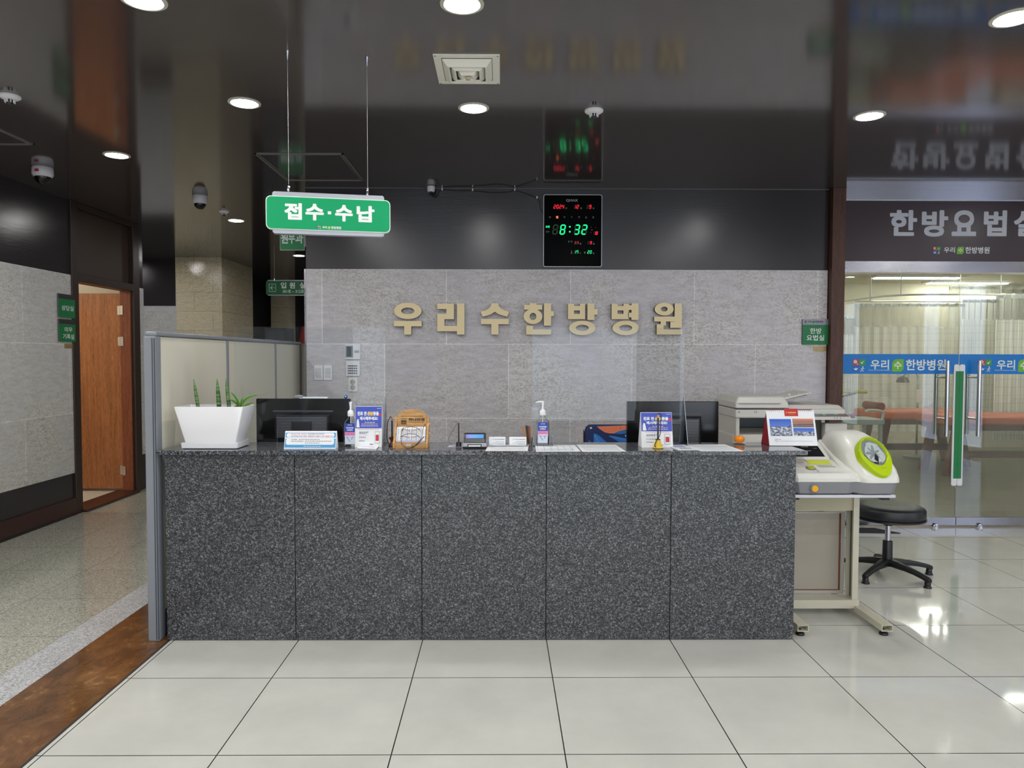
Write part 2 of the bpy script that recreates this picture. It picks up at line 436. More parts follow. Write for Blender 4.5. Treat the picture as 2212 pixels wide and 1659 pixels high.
# return of that wall along the corridor
struct(MB().box(WX0, WX0 + .1, WY + .2, 15, 0, CEIL), 'wall_corridor', STONE_SIDE)
XL = -3.68
FY0 = at_x(158, 700, XL + .012).y; DY0 = at_x(172, 700, XL + .012).y; DZ = 2.02
wl = MB()
for (a, b_) in ((-6.2, FY0), (7.42, 7.52)):
    wl.box(XL - .15, XL, a, b_, ST_B, ST_T, 0).box(XL - .15, XL - .006, a, b_, ST_T, CEIL, 1).box(XL - .15, XL - .006, a, b_, 0.0, ST_B, 1)
wl.box(-6.5, XL - .15, 7.42, 7.52, 0, CEIL, 0)
struct(wl, 'wall_left', [STONE_SIDE, DARK])
struct(MB().box(XL - .006, XL + .011, -6.2, FY0, .02, .15), 'baseboard_left', SKIRT)
struct(MB().box(XL, XL + .015, -6.2, FY0, -.01, .02), 'baseboard_left', BLACK)
# far wall of the side corridor
wf = MB().box(-7, -4.4, 10.1, 10.25, ST_B, ST_T, 0).box(-7, -4.4, 10.106, 10.25, ST_T, CEIL, 1).box(-7, -4.4, 10.106, 10.25, 0, ST_B, 1)
struct(wf, 'wall_side_corridor', [stone_mat('stone_far', (0, 20), (2, .306), base=(208, 210, 208)), DARK])
struct(MB().box(-7, -6.9, 7.5, 10.1, 0, CEIL), 'wall_side_end', DARK)
# beige polished column
COLM = stone_mat('beige_column_stone', (0, 4.4 + 8), (2, .1), bw=.5, rh=.26, base=(214, 204, 174), rough=.10, joint=(176, 168, 140))
struct(MB().box(-4.40, -3.775, 9.88, 11.1, 0, CEIL), 'wall_column', COLM)
struct(MB().box(-5, WX0, 14.6, 14.8, 0, CEIL), 'wall_far', DARK)
struct(MB().box(-4.1, -3.78, 13.0, 13.4, 0, CEIL), 'wall_pillar', COLM)
struct(MB().box(-3.77, -1.6, 14.35, 14.58, 0, ST_T), 'wall_far_stone', STONE_SIDE)
struct(MB().box(-5.2, -4.41, 11.1, 14.6, 0, CEIL), 'wall_far_left', DARK)
struct(MB().box(-7, XL - .15, -6.3, -6.2, 0, CEIL).box(XL-.15, -2.9, -6.3, -6.1, 0, CEIL).box(5.7, 7, -6.3, -6.1, 0, CEIL).box(-2.9, 5.7, -6.3, -6.1, 2.55, CEIL).box(-2.9, 5.7, -6.3, -6.1, 0, .15)
       .box(-.45, .25, -6.3, -6.1, .15, 2.55).box(2.55, 3.25, -6.3, -6.1, .15, 2.55), 'wall_rear', [STONE_SIDE])
for i, x in enumerate((-2.9, .25, 3.25)):
    x1 = (-.45, 2.55, 5.7)[i]
    struct(MB().box(x, x1, -6.21, -6.2, .15, 2.55), 'window_%d' % (i + 4), GLASS)
wr = MB(); ys = [-6.2, -2.55, -2.0, .1, .5, 1.0, 1.55, WY]
for a, b_ in zip(ys[0::2], ys[1::2]): wr.box(6.8, 6.95, a, b_, 0, CEIL)
for a, b_ in zip(ys[1:-1:2], ys[2:-1:2]): wr.box(6.8, 6.95, a, b_, 2.4, CEIL).box(6.8, 6.95, a, b_, 0, .1)
struct(wr, 'wall_right', stone_mat('stone_right', (1, 20), (2, .306)))
for i, (a, b_) in enumerate(((-2.55, -2.0), (.1, .5), (1.0, 1.55))):
    struct(MB().box(6.86, 6.87, a, b_, .1, 2.4), 'window_%d' % (i + 1), GLASS)

# left door: dark frame, transom panel, leaf swung into the bright room
D = bpy.data.objects.new('door_1', None); C.objects.link(D); D['kind'] = 'structure'
fr = MB().box(XL - .12, XL + .012, FY0, DY0, 0, CEIL).box(XL - .12, XL + .012, 7.30, 7.42, 0, CEIL)
fr.box(XL - .12, XL + .012, DY0, 7.30, DZ, DZ + .07).box(XL - .12, XL + .012, DY0, 7.30, CEIL - .05, CEIL)
fr.build('door_frame', FRAMEB, D, bevel=.004)
MB().box(XL - .06, XL - .04, DY0, 7.30, DZ + .07, CEIL - .05).build('transom_panel', mat('transom_brown', (62, 45, 36), .5), D)
MB().box(XL - .19, XL + .05, DY0, 7.30, 0, .022).build('threshold', SKIRT, D, bevel=.006)
MB().box(XL - .12, XL - .02, 7.282, 7.30, .022, DZ).build('door_jamb', JAMBW, D)
leaf = MB().box(XL - 1.0, XL - .135, 7.325, 7.365, .03, 2.0).build('door_leaf', DOORW, D, bevel=.003)
for z in (.22, 1.52, 1.83):
    h = MB().box(XL - .165, XL - .135, 7.317, 7.325, z - .045, z + .045).box(XL - .118, XL - .09, 7.274, 7.282, z - .045, z + .045).cyl((XL - .125, 7.30, z - .05), .008, .1)
    h.build('hinge', CHROME, leaf)
# the room behind that door
RW = mat('room_wall_cream', (222, 214, 196), .7)
rm = MB().box(-6.9, -6.8, 5.6, 7.4, 0, 2.5).box(-6.8, XL - .15, 5.5, 5.6, 0, 2.5).box(-6.8, XL - .12, 7.39, 7.418, 0, 2.5)
struct(rm, 'wall_side_room', RW)
struct(MB().box(-6.8, XL - .15, 5.6, 7.39, 2.45, 2.5), 'ceiling', RW)
struct(MB().box(-6.8, XL - .19, 5.6, 7.39, 0, .006), 'floor', mat('side_room_floor', (214, 206, 190), .4))
t = thing('ceiling_light', 'small round ceiling light inside the room behind the open wooden door', 'light', (-4.9, 6.4, 2.45))
MB().cyl((0, 0, -.03), .12, .03).build('diffuser', mat('side_lamp', (255, 244, 225), .5, emit=60), t)

# ------------------------------------------------------------------ downlights
def downlight(x, y, label, first=[None], z=CEIL, group='recessed round ceiling downlights'):
    if first[0] is None:
        t = thing('ceiling_downlight', label, 'ceiling light', (x, y, z), 0, group)
        MB().lathe([(.067, -.001), (.069, -.006), (.083, -.004), (.084, 0), (.067, 0)], n=40).build('trim_ring', mat('trim_ring', (206, 204, 190), .4), t, smooth=True)
        MB().lathe([(0.0001, -.0045), (.05, -.0042), (.0665, -.003)], n=40).build('diffuser', LAMPM, t)
        first[0] = t; return t
    return dup(first[0], (x, y, z), 0, label, group)
for (px, py, lab) in ((998, 8, 'large round downlight cut by the top edge above the square air vent'),
                      (310, 0, 'round downlight cut by the top edge over the wooden door reflection'),
                      (528, 222, 'round downlight between the top edge and the thin-framed ceiling hatch'),
                      (1023, 233, 'round downlight just behind the square air vent'),
                      (2190, 38, 'round downlight cut by the right edge of the ceiling'),
                      (1878, 250, 'round downlight in front of the dark sign over the glass doors'),
                      (252, 335, 'round downlight between the two white dome cameras, beside the door'),
                      (510, 476, 'round downlight beside the hanging green sign, near the beige column'),
                      (646, 552, 'small far downlight directly below the square green hanging sign')):
    p = at_z(px, py, CEIL); downlight(p.x, p.y, lab)
for (x, y) in ((-4.5, 8.94), (-2.6, 12.2), (-4.6, 7.9), (-5.6, 8.9)):  # the last pair is added out of sight to brighten the beige column
    downlight(x, y, 'round downlight in the side corridor out of direct sight, some added as fill')
for x in (-2.55, -1.34, -.145, .95, 2.04, 3.3, 4.6, 5.8):
    for y in (-4.6, -3.1, -1.6, -.4, .8, 1.75):
        if y == 1.75 and x not in (-2.55, 3.3, 5.8, -1.34, .95): continue
        downlight(x, y, 'round downlight in the lobby ceiling behind the photographer')
for (x, y) in ((-2.55, 3.0), (-3.15, 3.5), (-3.15, 2.1), (4.6, 2.9), (4.6, 4.3), (5.9, 3.6)):  # the pair nearest the left wall is added unseen to brighten it
    downlight(x, y, 'round downlight in the lobby ceiling outside the frame, some added as fill')

# ------------------------------------------------------------------ ceiling fittings
def hatch(x0, x1, y0, y1, label):
    t = thing('ceiling_hatch', label, 'access hatch', ((x0 + x1) / 2, (y0 + y1) / 2, CEIL))
    a, b_ = (x1 - x0) / 2, (y1 - y0) / 2; m_ = MB()
    for (k, w_, z) in ((0, .014, .006), (.02, .008, .004)):
        A, B = a - k, b_ - k
        m_.box(-A, A, -B, -B + w_, -z, 0).box(-A, A, B - w_, B, -z, 0).box(-A, -A + w_, -B, B, -z, 0).box(A - w_, A, -B, B, -z, 0)
    m_.build('frame', mat('hatch_frame', (128, 126, 120), .4, .3), t)
    MB().box(-a + .03, a - .03, -b_ + .03, b_ - .03, -.002, 0).build('panel', CEILM, t)
p, q = at_z(554, 331, CEIL), at_z(783, 390, CEIL)
hatch(-1.62, -1.035, p.y, q.y, 'thin metal-framed square ceiling hatch above the white lettered green sign')
q = at_z(75, 312, CEIL)
hatch(q.x - .585, q.x, q.y - .72, q.y, 'thin metal-framed ceiling hatch cut by the left edge above the dome camera')

p0, p1 = at_z(936, 113, CEIL), at_z(1078, 181, CEIL)
t = thing('air_vent', 'square cream ceiling air diffuser with stepped cones in front of the clock', 'air vent', ((p0.x + p1.x) / 2, (p0.y + p1.y) / 2, CEIL))
VM = mat('vent_cream', (240, 238, 226), .4)
a, b_ = .148, .17
m_ = MB().box(-a, a, -b_, -b_ + .034, -.007, 0).box(-a, a, b_ - .034, b_, -.007, 0).box(-a, -a + .034, -b_ + .034, b_ - .034, -.007, 0).box(a - .034, a, -b_ + .034, b_ - .034, -.007, 0)
m_.build('frame', VM, t, bevel=.002)
for k, (r0, r1, z0, z1) in enumerate(((.112, .088, -.004, -.03), (.084, .06, -.006, -.034), (.05, .030, -.012, -.042))):
    def sq(r, z): return [(-r, -r * 1.1, z), (r, -r * 1.1, z), (r, r * 1.1, z), (-r, r * 1.1, z)]
    MB().loft([sq(r0, z0), sq(r1, z1), sq(r1 - .006, z1), sq(r1 - .008, z1 + .006)], cap=(k == 2)).build('cone', VM, t, bevel=.0015)
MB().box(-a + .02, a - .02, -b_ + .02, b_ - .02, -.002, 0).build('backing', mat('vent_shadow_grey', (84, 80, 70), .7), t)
MB().lathe([(.0001, -.05), (.012, -.049), (.014, -.042)], n=20).build('knob', mat('vent_knob', (196, 186, 160), .4), t, smooth=True)
m_ = MB()
for sx in (-1, 1):
    for sy in (-1, 1): m_.cyl((sx * (a - .01), sy * (b_ - .01), -.0085), .004, .003, n=8)
m_.build('screw', GREY, t)

def detector(px, py, label, r=.05):
    p = at_z(px, py - 4, CEIL); t = thing('smoke_detector', label, 'smoke detector', (p.x, p.y, CEIL))
    MB().lathe([(r, 0), (r, -.008), (r * .8, -.016), (r * .5, -.02), (0.0001, -.02)], n=32).build('base', WHITE, t, smooth=True)
    m_ = MB()
    for i in range(8):
        a = 2 * PI * i / 8; m_.box(-.004, .004, -.002, .002, -.036, -.018)
        m_.xf(Matrix.Rotation(a, 4, 'Z') @ Matrix.Translation((r * .42, 0, 0)), len(m_.v) - 8)
    m_.build('cage', WHITE, t)
    MB().lathe([(r * .34, -.018), (r * .34, -.034), (r * .3, -.043), (.0001, -.043)], n=20).build('sensor', BLACK, t, smooth=True)
detector(1283, 242, 'white ribbed smoke detector on the ceiling in front of the digital clock')
detector(21, 211, 'white smoke detector near the left edge of the ceiling')
p = at_z(484, 459, CEIL)
detector(484, 460, 'dark-centred smoke detector beside the downlight near the beige column', .045)

def dome_cam(px, py, r, label, tagm=None):
    p = at_z(px, py, CEIL); t = thing('dome_camera', label, 'security camera', (p.x, p.y, CEIL))
    MB().lathe([(r * .93, 0), (r, -.006), (r * 1.0, -.05), (r * .86, -.066), (r * .8, -.068)], n=40).build('housing', mat('camera_white', (208, 206, 212), .3), t, smooth=True)
    MB().ball((0, 0, -.066), r * .78, n=32, z0=-PI/2, z1=0).build('dome', GLOSSB, t, smooth=True)
    if tagm: MB().box(-.014, .014, -r - .0015, -r + .004, -.042, -.024).build('tag', RED, t)
dome_cam(92, 362, .068, 'white dome security camera with a red tag, at the far left', True)
dome_cam(432, 423, .06, 'white dome security camera without tag, in front of the beige column')

# little camera in the corner over the stone wall and its cable to the clock
p = at_z(932, 404, CEIL)
t = thing('corner_camera', 'small white cylindrical camera where dark band meets ceiling', 'security camera', (p.x, WY - .07, CEIL))
MB().lathe([(.025, 0), (.031, -.004), (.031, -.028), (.026, -.046), (.014, -.046), (.013, -.036), (.0001, -.036)], n=28).build('body', mat('cam_body', (225, 225, 228), .35), t, smooth=True)
MB().cyl((0, 0, -.052), .012, .016).build('lens', BLACK, t)
pts = [at_y(x, y, WY - .008) for x, y in ((932, 424), (936, 427), (944, 423), (948, 414), (957, 409), (985, 411), (1022, 411), (1060, 415), (1090, 415), (1112, 411), (1135, 417), (1160, 427), (1166, 436), (1167, 448), (1171, 456), (1176, 461))]
pts[0] = Vector((p.x, WY - .07, CEIL - .05)); pts[1] = Vector((p.x + .01, WY - .04, CEIL - .07))
tag(MB().tube(spline(pts, 6), .0025).build('camera_cable', BLACK, smooth=True), 'thin black cable sagging along the dark band from little camera to clock', 'cable')
for x, y in ((955, 409), (1021, 410), (1112, 410), (1160, 427)):
    q = at_y(x, y, WY - .008)
    lab = {955: 'next to the small white camera', 1021: 'second along from the small white camera', 1112: 'above the lowest cable sag', 1160: 'nearest the digital clock'}[x]
    tag(MB().box(q.x - .005, q.x + .005, WY - .014, WY + .006, q.z - .007, q.z + .01).build('cable_clip', WHITE, bevel=.001), 'tiny white cable clip on the dark band, ' + lab, 'cable clip', 'white clips holding the black cable')

# ------------------------------------------------------------------ big hanging sign
p0 = at_z(628, 128, CEIL); p1 = at_z(789, 136, CEIL)
ang = math.radians(10.5)
A = at_y(585, 420, 3.19)
t = thing('hanging_sign', 'large green hanging sign with big white lettering over the counter', 'sign', (0, 0, 0), ang)
yc = 3.245; cx = at_y(711, 460, yc).x
t.location = (cx, yc, 0)
zt, zb = at_y(711, 428.5, yc).z, at_y(711, 500, yc).z
hw = .268
MB().prism(rrect(-hw, hw, zb, zt, .022), -.012, .012).build('rim', mat('sign_rim', (214, 236, 214), .4), t)
pan = MB().prism(rrect(-hw + .004, hw - .004, zb + .004, zt - .004, .019), -.0135, -.012).prism(rrect(-hw + .004, hw - .004, zb + .004, zt - .004, .019), .012, .0135)
pan.build('sign_panel', GREEN, t)
H = zt - zb
def fx(px): return (px - 711.5) / 253.0 * 2 * hw
l_ = MB()
K = .042
for s_, a, b_ in (('접', 622, 657), ('수', 664, 701), ('수', 724, 760), ('납', 768, 805)):
    l_.text(s_, fx(a), fx(b_), zb + H * .30, zb + H * .80, -.0142, .0006, off=K)
l_.box(fx(709), fx(716), -.0142, -.0137, zb + H * .50, zb + H * .59)
l_.build('lettering', LETW, t)
ICON = [mat('icon_red', (205, 60, 60), .5), mat('icon_green', (70, 160, 70), .5), mat('icon_blue', (40, 110, 190), .5), mat('icon_white', (235, 235, 235), .5), mat('leaf_green', (120, 190, 50), .5)]
def logo(mb, x0, x1, z0, z1, y, base=0, icons=True, off=.02):
    """small hospital logo: four icons, two syllables, a leaf badge with one syllable, four syllables. base = first material slot of the six"""
    W = x1 - x0; Hh = z1 - z0; u = W / 121.0; e = .0004
    if icons:
        s = Hh * .52
        for k, (ox, oz) in enumerate(((0, 1), (1, 1), (0, 0), (1, 0))):
            xx = x0 + ox * s; zz = z0 + oz * s - Hh * .02
            if k < 3: mb.box(xx, xx + s * .93, y, y + e, zz, zz + s * .93, base + k)
            cx_, cz_ = xx + s * .46, zz + s * .46
            if k == 0:
                for j in range(5):
                    a = j * 2 * PI / 5 + .3; mb.lathe([(.0001, 0), (s * .13, 0)], (cx_ - s*.08 + s * .17 * math.cos(a), y - e, cz_ + s * .1 + s * .17 * math.sin(a)), 8, 'y', base + 3)
                mb.lathe([(.0001, 0), (s * .09, 0)], (cx_ + s * .25, y - e, cz_ - s * .27), 8, 'y', base + 3)
            if k == 1:
                mb.prism([(cx_ - s*.3, cz_ + s*.05), (cx_ - s*.05, cz_ - s*.28), (cx_ + s*.3, cz_ + s*.3), (cx_ - s*.04, cz_ - s*.02)], y - e, y - e/2, 'y', base + 3)
            if k == 2:
                mb.prism([(cx_ - s*.38, cz_ + s*.12), (cx_ - s*.1, cz_ - s*.22), (cx_ + s*.2, cz_ - s*.18), (cx_ + s*.38, cz_ + s*.2), (cx_ + s*.1, cz_ + s*.02), (cx_, cz_ + s*.25), (cx_ - s*.08, cz_)], y - e, y - e/2, 'y', base + 3)
            if k == 3:
                mb.lathe([(.0001, 0), (s * .1, 0)], (cx_ + s * .1, y - e, cz_ + s * .3), 8, 'y', base + 3)
                for (a, b_) in (((.1, .2), (0, -.1)), ((0, -.1), (-.25, -.4)), ((0, -.1), (.2, -.4)), ((.1, .12), (-.2, 0)), ((.08, .14), (.32, 0))):
                    d_ = Vector((b_[0] - a[0], b_[1] - a[1])).normalized() * .045; nx, nz = -d_.y, d_.x
                    mb.prism([(cx_ + s*(a[0] + nx), cz_ + s*(a[1] + nz)), (cx_ + s*(a[0] - nx), cz_ + s*(a[1] - nz)), (cx_ + s*(b_[0] - nx), cz_ + s*(b_[1] - nz)), (cx_ + s*(b_[0] + nx), cz_ + s*(b_[1] + nz))], y - e, y - e/2, 'y', base + 3)
    X = lambda k: x0 + k * u
    mb.text('우리', X(23), X(47), z0 + Hh * .18, z0 + Hh * .95, y, m=base + 3, off=off)
    bx0, bx1 = X(51), X(66); r = (bx1 - bx0) * .42
    pts = []
    for (cx_, cz_, a0, rr) in ((bx1 - r*.8, z0 + r*.8, -PI/2, r*.8), (bx1, z0 + Hh*1.0, 0, 0), (bx0 + r, z0 + Hh*1.0 - r, PI/2, r), (bx0, z0, 0, 0)):
        if rr == 0: pts.append((cx_, cz_))
        else: pts += [(cx_ + rr * math.cos(a0 + PI/2*i/5), cz_ + rr * math.sin(a0 + PI/2*i/5)) for i in range(6)]
    mb.prism(pts, y - e, y, 'y', base + 4)
    mb.text('수', X(53.5), X(63.5), z0 + Hh * .2, z0 + Hh * .82, y - 2 * e, m=base + 3, off=off)
    mb.text('한방병원', X(69), X(121), z0 + Hh * .1, z0 + Hh * .98, y, m=base + 3, off=off)
lg = MB(); logo(lg, fx(689), fx(736), zb + H * .045, zb + H * .145, -.0142, off=.03)
lg.build('logo', ICON, t)
RAIL = mat('sign_rail', (168, 170, 178), .35, .5)
for (z0, z1) in ((zt - .01, zt + .02), (zb - .018, zb + .008)):
    MB().prism(rrect(-hw * .9, hw * .9, z0, z1, .012), -.008, .022).build('rail', RAIL, t, bevel=.002)
for px in (630, 791):
    x = (px - 711.5) / 253 * 2 * hw
    cb = MB().tube([(x, .01, zt + .05), (x, .01, CEIL)], .0009, 6).build('cable', mat('steel_cable', (190, 190, 190), .4, .6), t)
    MB().lathe([(.0001, zt + .056), (.003, zt + .052), (.0065, zt + .04), (.0065, zt + .015)], (x, .01, 0), 16).build('cable_gripper', CHROME, cb, smooth=True)
    MB().lathe([(.008, CEIL), (.006, CEIL - .012), (.003, CEIL - .03), (.0015, CEIL - .04)], (x, .01, 0), 16).build('ceiling_anchor', CHROME, cb, smooth=True)

# projecting office sign on the end of the stone wall
a, b_ = at_y(605, 497, 6.15), at_y(658, 541, 6.15)
t = thing('projecting_sign', 'small square green hanging sign partly behind the large green sign', 'sign', (a.x, 6.15, 0))
W_ = b_.x - a.x; z0 = b_.z; z1 = z0 + .25
MB().box(0, W_, -.01, .01, z0, z1).build('sign_panel', mat('sign_pale_edge', (190, 205, 190), .4), t, bevel=.002)
MB().box(.004, W_ - .004, -.0112, -.01, z0 + .005, z1 - .004).build('face', mat('green_dim', (24, 140, 80), .4), t)
l_ = MB(); 
for s_, q0, q1 in (('원', .05, .34), ('무', .35, .63), ('과', .64, .96)):
    l_.text(s_, W_ * q0, W_ * q1, z0 + .055, z0 + .15, -.0118, off=.03)
l_.build('lettering', mat('pale_letter', (232, 244, 246), .5), t)
MB().box(W_ + .002, WX0 - a.x - .0, -.012, .012, z0 + .03, z1 + .02).build('bracket', mat('sign_bracket', (170, 170, 172), .4), t)

# hanging ward sign further down the corridor
Y2 = 8.8
a, b_ = at_y(575, 607, Y2), at_y(663, 637, Y2)
t = thing('ward_sign', 'dark green hanging direction sign with an arrow, down the corridor', 'sign', (a.x, Y2, 0))
k = (b_.x - a.x) / 88.0; W_ = 1.0; z0, z1 = b_.z, a.z; Hh = z1 - z0
MB().prism(rrect(0, W_, z0, z1, .02), -.012, .012).build('sign_panel', mat('green_dark', (12, 104, 60), .35), t)
MB().prism(rrect(.02, W_ - .02, z1 - .004, z1 + .012, .006), -.008, .008).prism(rrect(.02, W_ - .02, z0 - .01, z0 + .004, .006), -.008, .008).build('rail', RAIL, t)
l_ = MB()
for s_, q0, q1 in (('입', 32, 44), ('원', 51, 63), ('실', 73, 86)):
    l_.text(s_, k * q0, k * q1, z0 + Hh * .46, z0 + Hh * .9, -.0125, off=.03)
l_.text('301호 ~ 312호', k * 36, k * 82, z0 + Hh * .14, z0 + Hh * .38, -.0125, off=.012)
# arrow in a rounded square
sx0, sx1, sz0, sz1 = k * 6.5, k * 21.5, z0 + Hh * .22, z0 + Hh * .78
T = .004
l_.box(sx0, sx1, -.0125, -.0122, sz0, sz0 + T).box(sx0, sx1, -.0125, -.0122, sz1 - T, sz1).box(sx0, sx0 + T, -.0125, -.0122, sz0, sz1).box(sx1 - T, sx1, -.0125, -.0122, sz0, sz1)
mx_, mz = (sx0 + sx1) / 2, (sz0 + sz1) / 2; rr = (sx1 - sx0) * .33
l_.box(mx_ - rr, mx_ + rr, -.0125, -.0122, mz - T/2, mz + T/2)
l_.prism([(mx_ - rr, mz), (mx_, mz + rr), (mx_ + .005, mz + rr - .004), (mx_ - rr + .009, mz), (mx_ + .005, mz - rr + .004), (mx_, mz - rr)], -.0125, -.0122)
l_.build('lettering', mat('pale_letter2', (240, 250, 244), .5), t)
for x in (k * 18, W_ - k * 18):
    cb = MB().tube([(x, 0, z1), (x, 0, CEIL)], .0018, 6).build('cable', mat('steel_cable', (190, 190, 190), .4, .6), t)
    MB().lathe([(.0001, z1 + .05), (.004, z1 + .045), (.009, z1 + .03), (.009, z1)], (x, 0, 0), 12).build('cable_gripper', CHROME, cb)

# ------------------------------------------------------------------ digital clock
a, b_ = at_y(1174, 420, WY - .03), at_y(1300, 577, WY - .03)
t = thing('digital_clock', 'large black LED wall clock with calendar, red and green digits, thin white edge', 'clock', (a.x, WY, b_.z))
W_, Hh = b_.x - a.x, a.z - b_.z; FY = -.03
MB().prism(rrect(0, W_, 0, Hh, .016), FY, 0).build('frame', mat('clock_frame', (212, 214, 220), .3), t)
MB().prism(rrect(.005, W_ - .005, .005, Hh - .005, .013), FY - .001, FY).build('face', mat('clock_face', (2, 2, 3), .22, spec=.03), t)
LG = mat('led_green', (10, 240, 140), .5, emit=.62); LR = mat('led_red', (250, 30, 50), .5, emit=.62); LO = mat('led_orange', (255, 110, 50), .5, emit=.7)
LGD = mat('led_off_green', (26, 74, 44), .5); LRD = mat('led_off_red', (70, 18, 22), .5)
# zoomed picture of the clock: x 290..1330, y 165..1465 for its outer edge
cxm = lambda v: (v - 285) / 1048.0 * W_
czm = lambda v: Hh - (v - 162) / 1306.0 * Hh
SEG = {'0': 'abcdef', '1': 'bc', '2': 'abged', '3': 'abgcd', '4': 'fgbc', '5': 'afgcd', '6': 'afgedc', '7': 'abcf', '8': 'abcdefg', '9': 'abcdfg'}
def digit(mb, ch, x0, x1, y0, y1, y=FY - .002, slant=.14, th=.17, ghost=True, on=0, off_=1):
    X0, X1, Z1, Z0 = cxm(x0), cxm(x1), czm(y0), czm(y1); w_, h_ = X1 - X0, Z1 - Z0; T = w_ * th
    S = lambda x, z: (x + slant * (z - Z0), z)
    g = T * .18; hm = (Z0 + Z1) / 2; w2 = w_
    def hb(z): return [S(X0 + g + T*.3, z), S(X0 + T + g, z + T/2), S(X1 - T - g, z + T/2), S(X1 - g - T*.3, z), S(X1 - T - g, z - T/2), S(X0 + T + g, z - T/2)]
    def vb(x, za, zc): return [S(x, za + g + T*.0), S(x + T/2, za + T*.6), S(x + T/2, zc - T*.6), S(x, zc - g), S(x - T/2, zc - T*.6), S(x - T/2, za + T*.6)]
    P = {'a': hb(Z1 - T/2), 'g': hb(hm), 'd': hb(Z0 + T/2), 'f': vb(X0 + T/2, hm, Z1 - T*.4), 'b': vb(X1 - T/2, hm, Z1 - T*.4), 'e': vb(X0 + T/2, Z0 + T*.4, hm), 'c': vb(X1 - T/2, Z0 + T*.4, hm)}
    for s_, pts in P.items():
        lit = ch in SEG and s_ in SEG[ch]
        if lit: mb.prism(pts, y, y + .0008, 'y', on)
        elif ghost:
            mb.prism(pts, y + .0003, y + .0008, 'y', off_)
mb = MB()
for ch, x0 in ((' ', 437), ('8', 568), ('3', 824), ('2', 955)): digit(mb, ch, x0, x0 + 98, 700, 886, th=.24)
for zz in (742, 832): mb.lathe([(.0001, 0), (.0068, 0)], (cxm(757), FY - .002, czm(zz)), 14, 'y', 0)
mb.text('오전', cxm(325), cxm(397), czm(762), czm(722), FY - .002, m=0, off=.04)
for ch, x0 in (('1', 830), ('7', 872)): digit(mb, ch, x0, x0 + 34, 1166, 1228, th=.26)
for ch, x0 in (('2', 1068), ('0', 1112)): digit(mb, ch, x0, x0 + 34, 1166, 1228, th=.26)
mb.build('green_digits', [LG, LGD], t)
mb = MB()
for ch, x0 in (('2', 460), ('0', 510), ('2', 560), ('4', 610)): digit(mb, ch, x0, x0 + 40, 345, 420, th=.28)
for ch, x0 in (('1', 824), ('2', 872)): digit(mb, ch, x0, x0 + 40, 345, 420, th=.28)
for ch, x0 in ((' ', 1046), ('9', 1094)): digit(mb, ch, x0, x0 + 40, 345, 420, th=.28)
for ch, x0 in (('1', 1183), ('8', 1218)): digit(mb, ch, x0, x0 + 34, 824, 888, th=.28)
for ch, x0 in (('1', 830), ('1', 874)): digit(mb, ch, x0, x0 + 34, 1000, 1058, th=.28)
for ch, x0 in ((' ', 1072), ('9', 1114)): digit(mb, ch, x0, x0 + 34, 1000, 1058, th=.28)
mb.build('red_digits', [LR, LRD], t)
mb = MB()
mb.text('월', cxm(508), cxm(550), czm(592), czm(548), FY - .002, off=.05); mb.build('lit_weekday', LO, t)
mb = MB()
for x, z in ((1137, 750), (1137, 845), (1218, 757)): mb.lathe([(.0001, 0), (.0022, 0)], (cxm(x), FY - .002, czm(z)), 8, 'y')
mb.ring(cxm(1150), czm(797), (.005, .005), (.0038, .0038), FY - .002, FY - .0012, 14)
mb.text('QMAX', cxm(688), cxm(898), czm(298), czm(245), FY - .002, off=.03)
for s_, x, z in (('년', 690, 408), ('월', 955, 408), ('일', 1175, 408), ('일', 400, 570), ('화', 660, 570), ('수', 788, 567), ('목', 920, 570), ('금', 1046, 572), ('토', 1175, 570), ('월', 945, 1048), ('일', 1185, 1048), ('음', 740, 1008), ('력', 785, 1008), ('℃', 942, 1218), ('%', 1182, 1218), ('오', 345, 832), ('후', 378, 832)):
    mb.text(s_, cxm(x - 14), cxm(x + 14), czm(z + 15), czm(z - 15), FY - .002, off=.01)
mb.lathe([(.0001, 0), (.005, 0)], (cxm(790), FY - .002, czm(1218)), 12, 'y').box(cxm(786), cxm(794), FY - .002, FY - .001, czm(1210), czm(1170))
mb.prism([(cxm(1008), czm(1196)), (cxm(1044), czm(1196)), (cxm(1027), czm(1228))], FY - .002, FY - .001)
mb.build('printed_marks', mat('clock_print', (150, 158, 165), .5), t)

# ------------------------------------------------------------------ gold letters on the stone wall
def LX(v): return 800 + v / 3.072
def LZ(v): return 600 + v / 3.072
YL = WY - .045
def wp(x, y): p = at_y(LX(x), LZ(y), YL); return p.x, p.z
class Glyph:
    def __init__(s): s.b = MB(); s.k = 0
    def y0(s): s.k += 1; return YL - .00015 * (s.k % 5)
    def r(s, x0, x1, y0, y1):
        a = wp(x0, y1); c = wp(x1, y0); s.b.box(a[0], c[0], s.y0(), WY - .006, a[1], c[1]); return s
    def o(s, cx, cy, ro, ri):
        a = wp(cx, cy); k = 5.745 / F / 3.072; s.b.ring(a[0], a[1], (ro[0]*k, ro[1]*k), (ri[0]*k, ri[1]*k), s.y0(), WY - .006); return s
    def p(s, pts): s.b.prism([wp(*q) for q in pts], s.y0(), WY - .006); return s
g1 = Glyph().o(249, 220, (91, 54), (43, 22)).r(156, 341, 287, 322).r(225, 272, 318, 377)
g2 = Glyph().r(444, 555, 172, 208).r(505, 555, 204, 275).r(444, 509, 240, 275).r(444, 492, 271, 355).r(488, 580, 320, 355).r(575, 625, 170, 377)
sA = [(802, 170), (850, 170), (850, 184), (864, 202), (888, 216), (922, 225), (908, 258), (880, 252), (852, 242), (826, 226), (800, 242), (772, 252), (745, 258), (731, 225), (765, 216), (788, 202), (802, 184)]
g3 = Glyph().p(sA).r(734, 918, 273, 308).r(803, 850, 304, 377)
